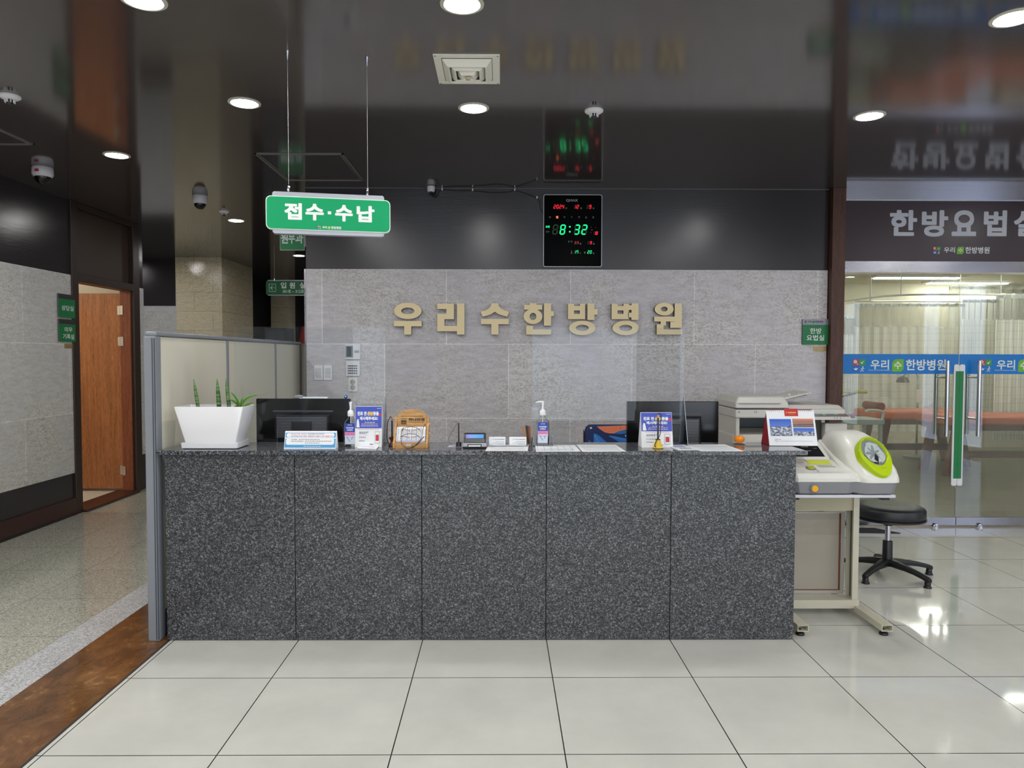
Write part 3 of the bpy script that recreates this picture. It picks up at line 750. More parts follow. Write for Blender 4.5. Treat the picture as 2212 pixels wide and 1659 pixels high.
g4 = Glyph().r(1056, 1103, 168, 184).r(1020, 1140, 180, 212).o(1079, 257, (62, 50), (22, 24)).r(1152, 1200, 170, 318).r(1196, 1218, 222, 255).r(1034, 1080, 318, 347).r(1034, 1200, 343, 377)
def bieup(g, x0, x1): return g.r(x0, x0 + 41, 172, 275).r(x1 - 41 + 5, x1, 172, 275).r(x0 + 37, x1 - 32, 187, 217).r(x0 + 37, x1 - 32, 240, 275)
g5 = bieup(Glyph(), 1311, 1425).r(1440, 1487, 170, 280).r(1483, 1508, 208, 245).o(1406, 333, (88, 48), (43, 20))
g6 = bieup(Glyph(), 1600, 1715).r(1732, 1780, 170, 280).r(1710, 1736, 182, 213).r(1710, 1736, 232, 263).o(1694, 333, (88, 48), (43, 20))
g7 = Glyph().o(1950, 208, (63, 42), (22, 16)).r(2018, 2068, 170, 332).r(1883, 2022, 258, 290).r(1926, 1962, 286, 316).r(1990, 2022, 292, 332).r(1900, 1946, 308, 347).r(1900, 2070, 343, 377)
for g, ch, lab in zip((g1, g2, g3, g4, g5, g6, g7), '우리수한방병원', ('leftmost of the seven', 'second of the seven from the leftmost', 'third of the seven, straight above the card terminal', 'the middle one of the seven', 'fifth of the seven, below the digital clock', 'sixth of the seven, last but one on the right', 'rightmost of the seven')):
    fc = [1 if i % 1 == 0 else 0 for i in range(1)]
    o = g.b.build('wall_letter', [GOLD, GOLDS])
    for pl in o.data.polygons:
        pl.material_index = 0 if pl.normal.y < -.5 else 1
    tag(o, 'gold syllable %s on the stone wall, %s' % (ch, lab), 'wall letter', 'gold letters on the stone wall')

# ------------------------------------------------------------------ switches and controllers on the stone wall
def plate(x0, y0, x1, y1, d=.012):
    a, b_ = at_y(x0, y0, WY), at_y(x1, y1, WY); return a.x, b_.z, b_.x - a.x, a.z - b_.z
for (x0, x1, lab) in ((679, 698, 'left one of the two white double wall switches'), (699.5, 718, 'right one of the two white double wall switches, beside the controllers')):
    X, Z, w_, h_ = plate(x0, 789, x1, 821)
    t = thing('light_switch', lab, 'light switch', (X, WY, Z))
    MB().prism(rrect(0, w_, 0, h_, .006), -.009, 0).build('plate', WHITE, t, bevel=.002)
    for k in (0, 1): MB().box(w_ * .18, w_ * .82, -.0125, -.008, h_ * (.18 + .33 * k), h_ * (.49 + .33 * k)).build('rocker', mat('switch_rocker', (214, 216, 220), .35), t, bevel=.0015)
X, Z, w_, h_ = plate(745.5, 744, 779, 776)
t = thing('wall_controller', 'white heating controller with a tall grey display, directly under the stone joint', 'controller', (X, WY, Z))
MB().prism(rrect(0, w_, 0, h_, .005), -.018, 0).build('case', WHITE, t, bevel=.002)
MB().box(w_ * .05, w_ * .53, -.019, -.018, h_ * .12, h_ * .9).build('bezel', mat('controller_bezel', (150, 158, 176), .4), t)
MB().box(w_ * .14, w_ * .43, -.0196, -.019, h_ * .18, h_ * .85).build('display', mat('controller_lcd', (88, 98, 94), .2), t)
m_ = MB()
for k in range(5): m_.box(w_ * .475, w_ * .515, -.0198, -.019, h_ * (.25 + .13 * k), h_ * (.28 + .13 * k))
m_.build('buttons', BLACK, t)
MB().box(w_ * .62, w_ * .94, -.0195, -.018, h_ * .43, h_ * .6).box(w_ * .64, w_ * .92, -.0205, -.0195, h_ * .455, h_ * .575).build('switch_cover', SILVER, t)
X, Z, w_, h_ = plate(748.5, 780, 778, 812)
t = thing('wall_controller', 'white air conditioning controller with four rows of dark keys', 'controller', (X, WY, Z))
MB().prism(rrect(0, w_, 0, h_, .003), -.02, 0).build('case', WHITE, t, bevel=.002)
for k in range(4):
    r_ = MB().box(w_ * .12, w_ * .82, -.021, -.02, h_ * (.12 + .165 * k), h_ * (.22 + .165 * k)).build('key_row', mat('key_dark', (42, 52, 70), .4), t)
    m_ = MB()
    for j in range(4): m_.box(w_ * (.17 + .16 * j), w_ * (.27 + .16 * j), -.022, -.021, h_ * (.135 + .165 * k), h_ * (.17 + .165 * k))
    m_.build('keys', PAPER, r_)
X, Z, w_, h_ = plate(753, 815, 773, 846)
t = thing('power_outlet', 'white vertical double power outlet under the two wall controllers', 'power outlet', (X, WY, Z))
MB().prism(rrect(0, w_, 0, h_, .006), -.01, 0).build('plate', OFFW, t, bevel=.002)
for k in (.3, .67):
    s_ = MB().ring(w_ * .48, h_ * k, (.019, .019), (.016, .016), -.012, -.0095).build('socket', mat('socket_grey', (120, 124, 128), .4), t)
    MB().lathe([(.0001, -.0105), (.0155, -.0105)], (w_ * .48, 0, h_ * k), 20, 'y').build('recess', mat('recess', (190, 190, 186), .5), s_)
    m_ = MB().lathe([(.0001, -.0112), (.0024, -.0112)], (w_ * .48 - .006, 0, h_ * k), 8, 'y').lathe([(.0001, -.0112), (.0024, -.0112)], (w_ * .48 + .006, 0, h_ * k), 8, 'y')
    m_.build('pin_holes', BLACK, s_)

def door_sign(name, x0, y0, x1, y1, lines, label, plane='y', head=.22, headm=None, logo_=True):
    if plane == 'y':
        X, Z, w_, h_ = plate(x0, y0, x1, y1); t = thing(name, label, 'sign', (X, WY, Z))
    MB().box(0, w_, -.010, 0, 0, h_ ).build('backplate', mat('sign_back', (92, 92, 96), .4, .3), t, bevel=.001)
    hz = h_ * (1 - head)
    MB().box(.003, w_, -.0125, -.0101, hz, h_).build('header', headm or mat('sign_header', (146, 146, 156), .3, .5), t)
    MB().box(.003, w_, -.0125, -.0101, 0, hz).build('face', DGREEN, t)
    if logo_:
        lg = MB(); logo(lg, w_ * .08, w_ * .8, hz + h_ * head * .25, hz + h_ * head * .75, -.0131, off=.02)
        K = mat('sign_print_dark', (32, 30, 30), .5); lg.build('logo', [ICON[0], ICON[1], ICON[2], K, ICON[1]], t)
    m_ = MB()
    for s_, a, b_, c, d in lines: m_.text(s_, w_ * a, w_ * b_, hz * c, hz * d, -.0131, off=.012)
    m_.build('lettering', LETW, t); return t, w_, h_
door_sign('room_sign', 1732, 689.5, 1787, 744.5, (('한방', .30, .74, .55, .83), ('요법실', .17, .85, .2, .49)), 'green room sign with grey header on the stone wall beside the glass doors')
X, Z, w_, h_ = plate(1757, 748.5, 1784.5, 758.5)
t = thing('braille_plate', 'small brass braille plate below the green room sign by the glass doors', 'braille plate', (X, WY, Z))
BRASS = mat('brass', (176, 154, 104), .35, .5)
MB().box(0, w_, -.004, 0, 0, h_).build('plate', BRASS, t)
m_ = MB()
for k in range(9): m_.ball((w_ * (.2 + .08 * k), -.004, h_ * (.35 + .3 * ((k * 7) % 3) / 2)), .0028, n=8)
m_.build('dots', mat('braille_dot', (220, 205, 160), .3, .4), t)
# the two signs on the left wall, facing the lobby
def side_sign(px0, px1, ya, yb, lines, label):
    P0, P1 = at_x(px0, ya, XL), at_x(px1, ya, XL); Pb = at_x((px0 + px1) / 2, yb, XL); Pt = at_x((px0 + px1) / 2, ya, XL)
    w_ = P1.y - P0.y; h_ = Pt.z - Pb.z
    t = thing('room_sign', label, 'sign', (XL, P0.y, Pb.z), PI/2)
    MB().box(0, w_, -.012, 0, 0, h_).build('backplate', mat('sign_back', (92, 92, 96), .4, .3), t, bevel=.001)
    hz = h_ * .79
    MB().box(.0, w_, -.014, -.0121, hz, h_).build('header', mat('sign_header_dark', (50, 48, 48), .35), t)
    MB().box(.0, w_, -.014, -.0121, 0, hz).build('face', DGREEN, t)
    m_ = MB()
    for s_, a, b_, c, d in lines: m_.text(s_, w_ * a, w_ * b_, hz * c, hz * d, -.0146, off=.012)
    m_.build('lettering', LETW, t)
side_sign(123, 158, 636, 686, (('상담실', .16, .9, .38, .66),), 'upper of the two green room signs on the wall left of the wooden door')
side_sign(124, 159, 690, 738, (('의무', .3, .8, .55, .83), ('기록실', .2, .9, .14, .44)), 'lower green room sign left of the wooden door, with two text lines')
P0, P1 = at_x(139, 745, XL), at_x(157, 752, XL)
t = thing('braille_plate', 'tiny brass braille plate under the two left wall signs', 'braille plate', (XL, P0.y, P1.z), PI/2)
MB().box(0, P1.y - P0.y, -.004, 0, 0, .035).build('plate', BRASS, t)

# ------------------------------------------------------------------ partition screen left of the counter
t = thing('office_partition', 'low cream fabric office partition with blue-grey metal frame left of the counter', 'partition', (-1.665, 3.46, 0))
PT = 1.468; PL = 2.52
MB().box(-.028, .028, -.012, .05, 0, PT).build('end_post', POST, t, bevel=.006)
for x in (.012, .022): MB().box(x, x + .004, -.014, -.01, .01, PT - .01).build('groove', POSTD, t)
MB().box(-.028, .028, .0, PL, PT, PT + .022).build('top_rail', POST, t, bevel=.007)
posts = [.90, 1.83, PL - .02]
prev = .05
for i, y in enumerate(posts):
    f = MB().box(-.022, .022, prev + .003, y - .003, .13, PT - .002).build('fabric_panel', FABRIC, t, bevel=.004)
    MB().box(-.024, .026, prev, y, .012, .125).build('skirting_panel', mat('partition_skirt', (76, 84, 100), .4), t, bevel=.002)
    if y < PL - .1: MB().box(-.025, .027, y - .003, y + .025, 0, PT).build('post', POST, t, bevel=.002)
    prev = y + .022
MB().box(-.027, .027, PL - .04, PL, 0, PT).build('end_post', mat('partition_end', (92, 84, 74), .5), t, bevel=.004)

# ------------------------------------------------------------------ reception counter
CT = .924; CF = 3.46; CB = 3.79
t = thing('reception_counter', 'long dark grey granite reception counter with polished overhanging top', 'counter', (0, CF, 0))
cx0, cx1 = -1.606, 1.425
seams = [cx0, -.987, -.378, .2215, .823, cx1]
for a, b_ in zip(seams[:-1], seams[1:]):
    MB().box(a + (.0016 if a > cx0 else 0), b_ - (.0016 if b_ < cx1 else 0), 0, .03, .003, CT - .02).build('front_panel', COUNTER, t, bevel=.0008, seg=1)
MB().box(cx0 + .002, cx1 - .031, .03, .04, .0, CT - .02).build('core', mat('joint_black', (18, 18, 18), .8), t)
for a in (cx0, cx1 - .03): MB().box(a, a + .03, .031, CB - CF - .02, .003, CT - .02).build('side_panel', COUNTER, t)
top = MB().box(-1.634, 1.472, -.022, CB - CF, CT - .02, CT).build('countertop', SLAB, t, bevel=.002)
MB().box(cx0 + .03, cx1 - .03, CB - CF - .03, CB - CF - .012, .0, CT - .02).build('back_panel', mat('back_board', (170, 160, 140), .6), t)
# desk behind the counter
t = thing('office_desk', 'pale office desk hidden behind the granite counter', 'desk', (0, 4.2, 0))
MB().box(-1.45, 1.35, -.36, .36, .70, .73).build('desk_top', mat('desk_grey', (176, 174, 168), .5), t, bevel=.003)
for x in (-1.4, -.05, 1.28): MB().box(x, x + .03, -.33, .33, 0, .70).build('leg', mat('desk_leg', (150, 150, 150), .5), t)

def on(px, py, y): p = at_y(px, py, y); return p.x
# planter with saucer
t = thing('planter', 'white tapered ceramic planter with succulents at the left end of the counter', 'planter', (at_y(451, 900, 3.50).x, 3.585, CT))
CER = mat('glazed_ceramic', (236, 236, 238), .12, coat=.3)
def rsec(ax, ay, z, r=.008, n=4, ox=0, oy=0): return [(x + ox, y + oy, z) for x, y in rrect(-ax, ax, -ay, ay, r, n)]
MB().loft([rsec(.128, .078, .0), rsec(.136, .086, .004), rsec(.138, .088, .030), rsec(.133, .083, .031), rsec(.128, .078, .012)]).build('saucer', CER, t, smooth=True)
tp = .205
MB().loft([rsec(.120, .07, .016), rsec(.166, .093, tp - .003), rsec(.165, .092, tp), rsec(.159, .086, tp), rsec(.156, .083, tp - .02)], cap=True).build('pot', CER, t, smooth=True)
MB().loft([rsec(.152, .081, tp - .03), rsec(.156, .083, tp - .0145)]).build('soil', mat('soil', (92, 72, 56), .9), t)
SNAKE = mat('snake_plant', (70, 106, 52), .45)
m = SNAKE; g_ = nn(m, 'ShaderNodeNewGeometry'); n = noise(m, g_.outputs['Position'], 40, 4, .7, (.5, .5, 3.2))
lk(m, ramp(m, n.outputs[0], [(.38, (34, 70, 30)), (.5, (72, 112, 54)), (.62, (124, 156, 96))]).outputs[0], bs(m).inputs['Base Color'])
for xb, xt, h, r in ((-.085, -.106, .150, .0085), (.018, .009, .152, .0105), (.068, .053, .152, .0095)):
    pts = [Vector((xb + (xt - xb) * k / 8, .0, tp - .02 + h * k / 8)) for k in range(9)]
    MB().tube(pts, [r, r * 1.02, r * 1.03, r, r * .95, r * .85, r * .7, r * .45, .0012], 10).build('spear_leaf', SNAKE, t, smooth=True)
LEAFG = mat('striped_leaf', (74, 130, 44), .4)
def blade(mb, base, tip, bend, w_, m_=0, side=None):
    b0, t0 = Vector(base), Vector(tip); mid = (b0 + t0) / 2 + Vector(bend); L = []; side = Vector(side or (0, 1, 0))
    n_ = 10
    for i in range(n_ + 1):
        u = i / n_; p = b0 * (1-u)**2 + mid * 2*u*(1-u) + t0 * u*u
        d = ((mid - b0) * (1-u) + (t0 - mid) * u).normalized(); s_ = d.cross(side).normalized()
        ww = w_ * (math.sin(PI * (u * .86 + .14)) ** .7) if u < 1 else .0003
        nrm = s_.cross(d).normalized() * .0012
        L.append([p - s_ * ww, p - s_ * ww * .35 - nrm, p + s_ * ww * .35 - nrm, p + s_ * ww])
    k0 = len(mb.v)
    vs = [q for r_ in L for q in r_]
    for i in range(n_):
        for j in range(3):
            pass
    fs = [(i*4+j, i*4+j+1, (i+1)*4+j+1, (i+1)*4+j) for i in range(n_) for j in range(3)]
    mb.add(vs, fs, m_)
    for q, i in enumerate(range(len(mb.m) - len(fs), len(mb.m))): mb.m[i] = 0 if q % 3 == 1 else 1
c = Vector((.122, 0, tp - .018))
cols = [mat('leaf_core', (52, 104, 36), .4), mat('leaf_edge', (112, 150, 70), .4)]
for tx, tz, bx, bz, w_ in ((-.045, .085, .012, .02, .008), (-.052, .05, .01, .02, .007), (.09, .072, -.035, .028, .009), (.075, .035, .0, .01, .007), (.038, .014, .0, .016, .008), (.012, .06, .0, 0, .007), (-.012, .04, 0, 0, .006), (-.03, .012, 0, .012, .007)):
    mb = MB(); blade(mb, c, c + Vector((tx, random.uniform(-.02, .02), tz)), (bx, 0, bz), w_)
    mb.build('strap_leaf', cols, t, smooth=True)

# acrylic screens
def screen(x0, x1, name, label, cut):
    yS = 3.69; zt_ = 1.522
    t = thing(name, label, 'screen', ((x0 + x1) / 2, yS, CT)); h = (x1 - x0) / 2; H_ = zt_ - CT
    a, b_ = cut[0] - (x0 + x1) / 2, cut[1] - (x0 + x1) / 2; r = .035; ch = .112
    arc = [(b_ - r + r * math.cos(q * PI/2/8), ch - r + r * math.sin(q * PI/2/8)) for q in range(9)] + [(a + r - r * math.sin(q * PI/2/8), ch - r + r * math.cos(q * PI/2/8)) for q in range(9)]
    pts = [(h, 0), (h, H_), (-h, H_), (-h, 0), (a, 0)] + arc[::-1] + [(b_, 0)]
    n = len(pts); vs = [(p[0], -.0015, p[1]) for p in pts] + [(p[0], .0015, p[1]) for p in pts]
    mb = MB().add(vs, [tuple(range(n)), tuple(range(2*n-1, n-1, -1))], 0)
    mb.add(vs, [(i, i + n, (i+1) % n + n, (i+1) % n) for i in range(n)], 1)
    mb.build('clear_sheet', [ACRYL, EDGE], t)
    MB().box(-h - .004, -h + .03, -.006, .006, .17, .19).build('edge_clip', ACRYL2, t)
    for sx in (1,):
        X = sx * (h - .001)
        MB().prism([(-.095, 0), (.09, 0), (.004, .245), (-.004, .245)], X - .0025, X + .0025, 'x').build('support_foot', ACRYL2, t)
        e = MB()
        e.tube([(X, -.095, .001), (X, -.004, .245)], .0018, 6).tube([(X, .09, .001), (X, .004, .245)], .0018, 6)
        e.build('foot_edge', EDGE, t)
xa0, xa1 = on(509, 900, 3.69), on(833, 900, 3.69)
screen(xa0, xa1, 'acrylic_screen', 'clear acrylic counter screen on the left, over the planter and left monitor', (on(599, 915, 3.69), on(741, 915, 3.69)))
xb0, xb1 = on(1150, 900, 3.69), on(1477, 900, 3.69)
screen(xb0, xb1, 'acrylic_screen', 'clear acrylic counter screen on the right, before the patterned chair and right monitor', (on(1243, 915, 3.69), on(1386, 915, 3.69)))

# monitors seen from behind
def monitor(x0, x1, py_top, Y, label, slats):
    a, b_ = at_y(x0, py_top, Y), at_y(x1, py_top, Y)
    w_ = b_.x - a.x; zt_ = a.z; zb_ = zt_ - w_ * .60
    t = thing('computer_monitor', label, 'monitor', ((a.x + b_.x) / 2, Y, .73)); h = w_ / 2; Z1 = zt_ - .73; Z0 = zb_ - .73
    MB().prism(rrect(-h, h, Z0, Z1, .006), .0, .035).build('back_shell', mat('monitor_shell', (14, 14, 17), .12), t, bevel=.003)
    MB().box(-h + .01, h - .01, .0351, .037, Z0 + .02, Z1 - .012).build('screen_panel', GLOSSB, t)
    v = MB().loft([[(-h * .62, -.001, Z0 + .05), (h * .62, -.001, Z0 + .05), (h * .62, -.001, Z1 - .085), (-h * .62, -.001, Z1 - .085)], [(-h * .56, -.03, Z0 + .06), (h * .56, -.03, Z0 + .06), (h * .56, -.03, Z1 - .095), (-h * .56, -.03, Z1 - .095)]])
    v.build('vent_hump', mat('monitor_hump', (26, 26, 30), .35), t, bevel=.002)
    for k in range(slats):
        z = Z1 - .105 - k * .0085
        MB().box(-h * .53, h * .53, -.0335, -.029, z - .0022, z + .0022).build('vent_slat', mat('monitor_slat_glint', (124, 126, 134), .25), t)  # pale colour paints the ceiling lights' glint onto the slats
    MB().box(-h * .64, h * .64, -.004, 0, Z1 - .076, Z1 - .066).build('ridge', mat('monitor_ridge', (70, 72, 80), .3), t)
    MB().box(-.055, .055, -.045, -.03, Z0 + .03, Z1 - .125).box(-.03, .03, -.06, -.03, 0.01, Z0 + .12).build('stand', mat('stand_grey', (44, 45, 50), .3), t, bevel=.003)
    MB().lathe([(.0001, .018), (.10, .012), (.11, 0)], (0, -.03, 0), 28, m=0).build('foot', BLACK, t, smooth=True)
    return t, zt_
ma, zA = monitor(553, 756, 861, 4.12, 'black computer monitor seen from behind, left, with a silver pen case on it', 14)
mb_, zB = monitor(1355, 1553, 867, 4.12, 'black computer monitor seen from behind, right, beside the copier', 18)
pa = at_y(675, 857, 4.135)
t = thing('folded_leaflet', 'white folded leaflet with grey clip lying on the left monitor', 'leaflet', (pa.x, 4.137, zA + .001))
MB().box(-.07, .09, -.016, .016, .000, .004).box(-.06, .085, -.014, .014, .004, .008).build('sheet', PAPER, t)
MB().prism([(-.105, .002), (-.085, 0), (-.05, 0), (-.05, .014), (-.075, .02), (-.1, .016)], -.014, .014).build('clip', SILVER, t, bevel=.003)
pa = at_y(747, 857, 4.135)
t = thing('blue_ornament', 'tiny blue ball-shaped ornament on the left monitor', 'ornament', (pa.x, 4.137, zA))
MB().ball((0, 0, .0095), .0105, sz=.9).lathe([(.006, .016), (.003, .021), (.0001, .023)], n=12).build('body', mat('blue_orn', (30, 96, 190), .15), t, smooth=True)
MB().ball((0, -.008, .011), .004, n=10).build('face', LETW, t)

# tent sign, left
Y = 3.52
a, b_ = at_y(613, 958, Y), at_y(725, 958, Y); w_ = b_.x - a.x
t = thing('tent_sign', 'low white and blue table tent sign in front of the left monitor', 'tent sign', (a.x, Y, CT))
hh = .083
def tilt(d0, d1, hh): return Matrix(((1, 0, 0, 0), (0, 1, d1 / hh, d0), (0, 0, 1, 0), (0, 0, 0, 1)))
MB().prism([(0, 0), (.06, 0), (.058, .003), (.0325, hh), (.0275, hh), (.002, .003)], 0, w_, 'x').build('card', PAPER, t)
TB = mat('tent_blue', (62, 158, 216), .5); TR = mat('print_red', (214, 70, 70), .5); TN = mat('print_navy', (44, 52, 96), .5); TK = mat('print_grey', (70, 74, 84), .5)
f = MB()
f.box(.003, w_ - .003, -.0008, -.0004, .006, hh - .006, 0)
f.prism(rrect(.008, w_ - .010, .053, hh - .010, .009), -.0014, -.0009, 'y', 1).prism(rrect(.008, w_ - .010, .018, .049, .009), -.0014, -.0009, 'y', 1)
f.box(.003, w_ - .003, -.0013, -.0009, .047, .052, 1)
f.text('2014년 7월 1일부터', .03, w_ * .42, .0655, .0725, -.0018, m=2, off=.01).text('건강보험 무자격자와', w_ * .44, w_ * .76, .0655, .0725, -.0018, m=3, off=.01)
f.text('급여제한자에 대해', .03, w_ * .42, .055, .062, -.0018, m=3, off=.01).text('보험급여 적용이 되지 않습니다', w_ * .44, w_ * .93, .055, .062, -.0018, m=2, off=.02)
f.text('• 무자격자 :', .03, w_ * .26, .040, .0452, -.0018, m=3, off=.02).bars(w_ * .28, w_ * .68, .041, .0445, -.0018, 3, 9)
f.text('• 체납 후 급여제한자 :', .03, w_ * .38, .032, .0372, -.0018, m=3, off=.02).bars(w_ * .40, w_ * .92, .033, .0365, -.0018, 3, 12)
f.bars(w_ * .4, w_ * .68, .024, .0275, -.0018, 3, 6)
f.box(.003, w_ - .003, -.0013, -.0009, .006, .015, 0).bars(w_ * .38, w_ * .74, .0088, .0118, -.0018, 1, 6)
f.xf(tilt(0, .0285, hh)).build('printed_face', [TB, PAPER, TR, TN], t)

# sanitizer bottles
LIQ = glassy('clear_liquid', (249, 251, 253), 1.2)
BOT = glassy('clear_bottle', (251, 252, 253), 1.22)
def bottle(px, Y, label, spout_dir, front_tray=True):
    p = at_y(px, 955, Y)
    t = thing('sanitizer_bottle', label, 'sanitizer bottle', (p.x, Y, CT + (.004 if front_tray else 0)))
    w_ = .032
    body = MB().loft([rsec(w_ * .92, .020, .001, .01), rsec(w_, .022, .005, .012), rsec(w_, .022, .112, .012), rsec(w_ * .95, .021, .121, .012), rsec(w_ * .5, .013, .138, .008), rsec(.0125, .0115, .143, .008), rsec(.0125, .0115, .152, .008)])
    body.build('bottle_body', BOT, t, smooth=True)
    MB().loft([rsec(w_ * .9, .019, .004, .01), rsec(w_ * .95, .0205, .045, .012)]).build('liquid', LIQ, t, smooth=True)
    MB().lathe([(.0145, .15), (.0155, .152), (.0155, .173), (.013, .176), (.0095, .18), (.007, .182)], n=28).build('cap', WHITE, t, smooth=True)
    pm = MB().lathe([(.0055, .181), (.005, .2), (.0075, .215), (.0075, .222), (.0001, .223)], n=20)
    pm.tube([(0, 0, .218), (spout_dir[0] * .02, spout_dir[1] * .02, .218), (spout_dir[0] * .036, spout_dir[1] * .036, .213)], [.0055, .0045, .0032], 10)
    pm.build('pump', WHITE, t, smooth=True)
    MB().cyl((0, 0, .01), .002, .14, n=8).build('dip_tube', WHITE, t)
    lb = MB().box(-.0245, .0245, -.0232, -.0228, .073, .116, 0).box(-.0245, .0245, -.0232, -.0228, .055, .073, 1).box(-.0245, .0245, -.0232, -.0228, .012, .055, 2)
    lb.bars(-.011, .011, .106, .110, -.0236, 3, 3).text('WONDER', -.019, .019, .090, .098, -.0236, m=3, off=.03).text('CHECK', -.015, .015, .079, .087, -.0236, m=3, off=.03)
    lb.bars(-.02, .02, .0665, .069, -.0236, 4, 5).bars(-.02, .02, .060, .0625, -.0236, 4, 6)
    lb.bars(-.012, .012, .047, .049, -.0236, 5, 4).bars(-.006, .006, .026, .028, -.0236, 5, 2)
    lb.prism([(-.02, .05), (-.014, .052), (.0, .03), (-.004, .028)], -.0235, -.0233, 'y', 6).prism([(.02, .052), (.012, .05), (.004, .036), (.009, .034)], -.0235, -.0233, 'y', 6)
    lb.build('label', [mat('label_blue', (32, 62, 170), .4), mat('label_pink', (228, 140, 190), .4), mat('label_pale', (214, 220, 232), .4), LETW, mat('label_magenta', (190, 60, 120), .4), TN, mat('label_lilac', (150, 165, 206), .4)], t)
    return t
bottle(758, 3.62, 'clear pump sanitizer bottle beside the standing leaflet on the left of the counter', (-.1, 1), False)
b2 = bottle(1172, 3.645, 'clear pump sanitizer bottle in a clear tray at the middle of the counter', (-1, .1))
p = b2.location
t = thing('clear_tray', 'small clear open tray holding the middle sanitizer bottle', 'tray', (p.x, p.y, CT))
tr = MB().box(-.05, .05, -.035, .035, 0, .0035).box(-.05, -.047, -.035, .035, .0035, .045).box(.047, .05, -.035, .035, .0035, .045).box(-.047, .047, .032, .035, .0035, .045).box(-.047, .047, -.035, -.032, .0035, .02)
tr.build('tray', BOT, t)
MB().tube([(-.05, -.034, .003), (-.05, -.034, .045), (-.05, .034, .045)], .0012, 6).tube([(.05, -.034, .003), (.05, -.034, .045), (.05, .034, .045)], .0012, 6).build('rim_edge', EDGE, t)

# standing leaflet posters
NAVY = mat('poster_blue', (66, 84, 190), .45); YEL = mat('print_yellow', (240, 200, 70), .5); PRED = mat('print_crimson', (200, 56, 76), .5)
def poster(x0, x1, ytop, Y, lean, depth, label):
    a, b_ = at_y(x0, ytop, Y), at_y(x1, ytop, Y); w_ = b_.x - a.x; h_ = a.z - CT
    t = thing('standing_leaflet', label, 'leaflet stand', (a.x, Y, CT))
    MB().prism([(0, 0), (depth, 0), (depth - .002, .002), (lean + .004, h_), (lean, h_), (.002, .004)], 0, w_, 'x').build('card', PAPER, t)
    f = MB(); W = lambda q: w_ * q; Z = lambda q: h_ * q; e = -.0008
    f.box(W(.01), W(.99), e, e + .0003, Z(.46), Z(.99), 0)
    f.text('진료 전 신분증을', W(.08), W(.88), Z(.77), Z(.87), e - .0003, m=1, off=.045).text('제시해주세요!', W(.17), W(.84), Z(.655), Z(.745), e - .0003, m=1, off=.045)
    f.text('신분', W(.44), W(.68), Z(.77), Z(.87), e - .0006, m=2, off=.045)
    f.bars(W(.36), W(.74), Z(.59), Z(.61), e - .0003, 1, 4).bars(W(.24), W(.85), Z(.548), Z(.572), e - .0003, 2, 7).bars(W(.22), W(.88), Z(.505), Z(.525), e - .0003, 1, 9)
    f.bars(W(.82), W(.96), Z(.935), Z(.952), e - .0003, 1, 2).lathe([(.0001, 0), (W(.055), 0)], (W(.93), e - .0003, Z(.79)), 12, 'y', 3)
    f.lathe([(.0001, 0), (W(.035), 0)], (W(.1), e - .0003, Z(.66)), 10, 'y', 1).prism([(W(.05), Z(.48)), (W(.17), Z(.48)), (W(.14), Z(.64)), (W(.06), Z(.64))], e - .0004, e - .0003, 'y', 1)
    f.bars(W(.13), W(.9), Z(.427), Z(.437), e - .0003, 3, 10)
    for k, (z, ln) in enumerate(((.36, .34), (.33, .3), (.24, .28), (.15, .22))): f.bars(W(.16), W(.16 + ln), Z(z - .01), Z(z + .01), e - .0003, 4, 4)
    f.box(W(.12), W(.5), e - .0003, e - .0002, Z(.29), Z(.293), 5).box(W(.12), W(.5), e - .0003, e - .0002, Z(.2), Z(.203), 5)
    f.prism(rrect(W(.74), W(.92), Z(.09), Z(.38), W(.02)), e - .0003, e - .0002, 'y', 5).prism(rrect(W(.75), W(.91), Z(.1), Z(.37), W(.02)), e - .0004, e - .0003, 'y', 1).box(W(.77), W(.89), e - .0005, e - .0004, Z(.15), Z(.3), 3)
    f.box(W(.55), W(.68), e - .0003, e - .0002, Z(.06), Z(.075), 4)
    M_ = Matrix(((1, 0, 0, 0), (0, 1, lean / h_, 0), (0, 0, 1, 0), (0, 0, 0, 1)))
    f.xf(M_).build('printed_face', [NAVY, LETW, YEL, PRED, TN, mat('print_line', (150, 156, 168), .5)], t)
    return t
poster(766, 824, 878, 3.585, .02, .09, 'blue and white standing leaflet beside the left sanitizer bottle')
poster(1387, 1455, 892, 3.575, .04, .1, 'blue and white standing leaflet in front of the right monitor')
# loose leaflets on the counter
def sheet(name, pts, label, cat='paper', th=.0015, mt=None, prints=None, group=None):
    Q = [at_z(x, y, CT + th) for x, y in pts]; cx_ = sum(q.x for q in Q) / len(Q); cy_ = sum(q.y for q in Q) / len(Q)
    t = thing(name, label, cat, (cx_, cy_, CT), 0, group)
    MB().prism([(q.x - cx_, q.y - cy_) for q in Q], .0004, th, 'z').build('sheet', mt or PAPER, t)
    if prints: 
        m_ = MB(); q0, q1, q2, q3 = [Vector((q.x - cx_, q.y - cy_, th + .0004)) for q in Q]
        for (u0, u1, v0, v1, mi) in prints:
            P_ = lambda u, v: (q0 * (1-u) + q1 * u) * (1-v) + (q3 * (1-u) + q2 * u) * v
            m_.add([P_(u0, v0), P_(u1, v0), P_(u1, v1), P_(u0, v1)], [(0, 1, 2, 3)], mi)
        m_.build('print', [TB, mat('print_pale_line', (150, 160, 172), .5), mat('print_lilac', (170, 176, 214), .5), YEL], t)
    return t
lines = [(.1, .9, .12 + k * .12, .125 + k * .12 + .012, 1) for k in range(6)]
sheet('leaflet_pile', [(771, 967), (813, 969), (824, 956), (788, 955)], 'small pile of white leaflets before the left standing leaflet', 'leaflets', .006, None, [(.2, .85, .5, .85, 2), (.2, .85, .2, .24, 1)])
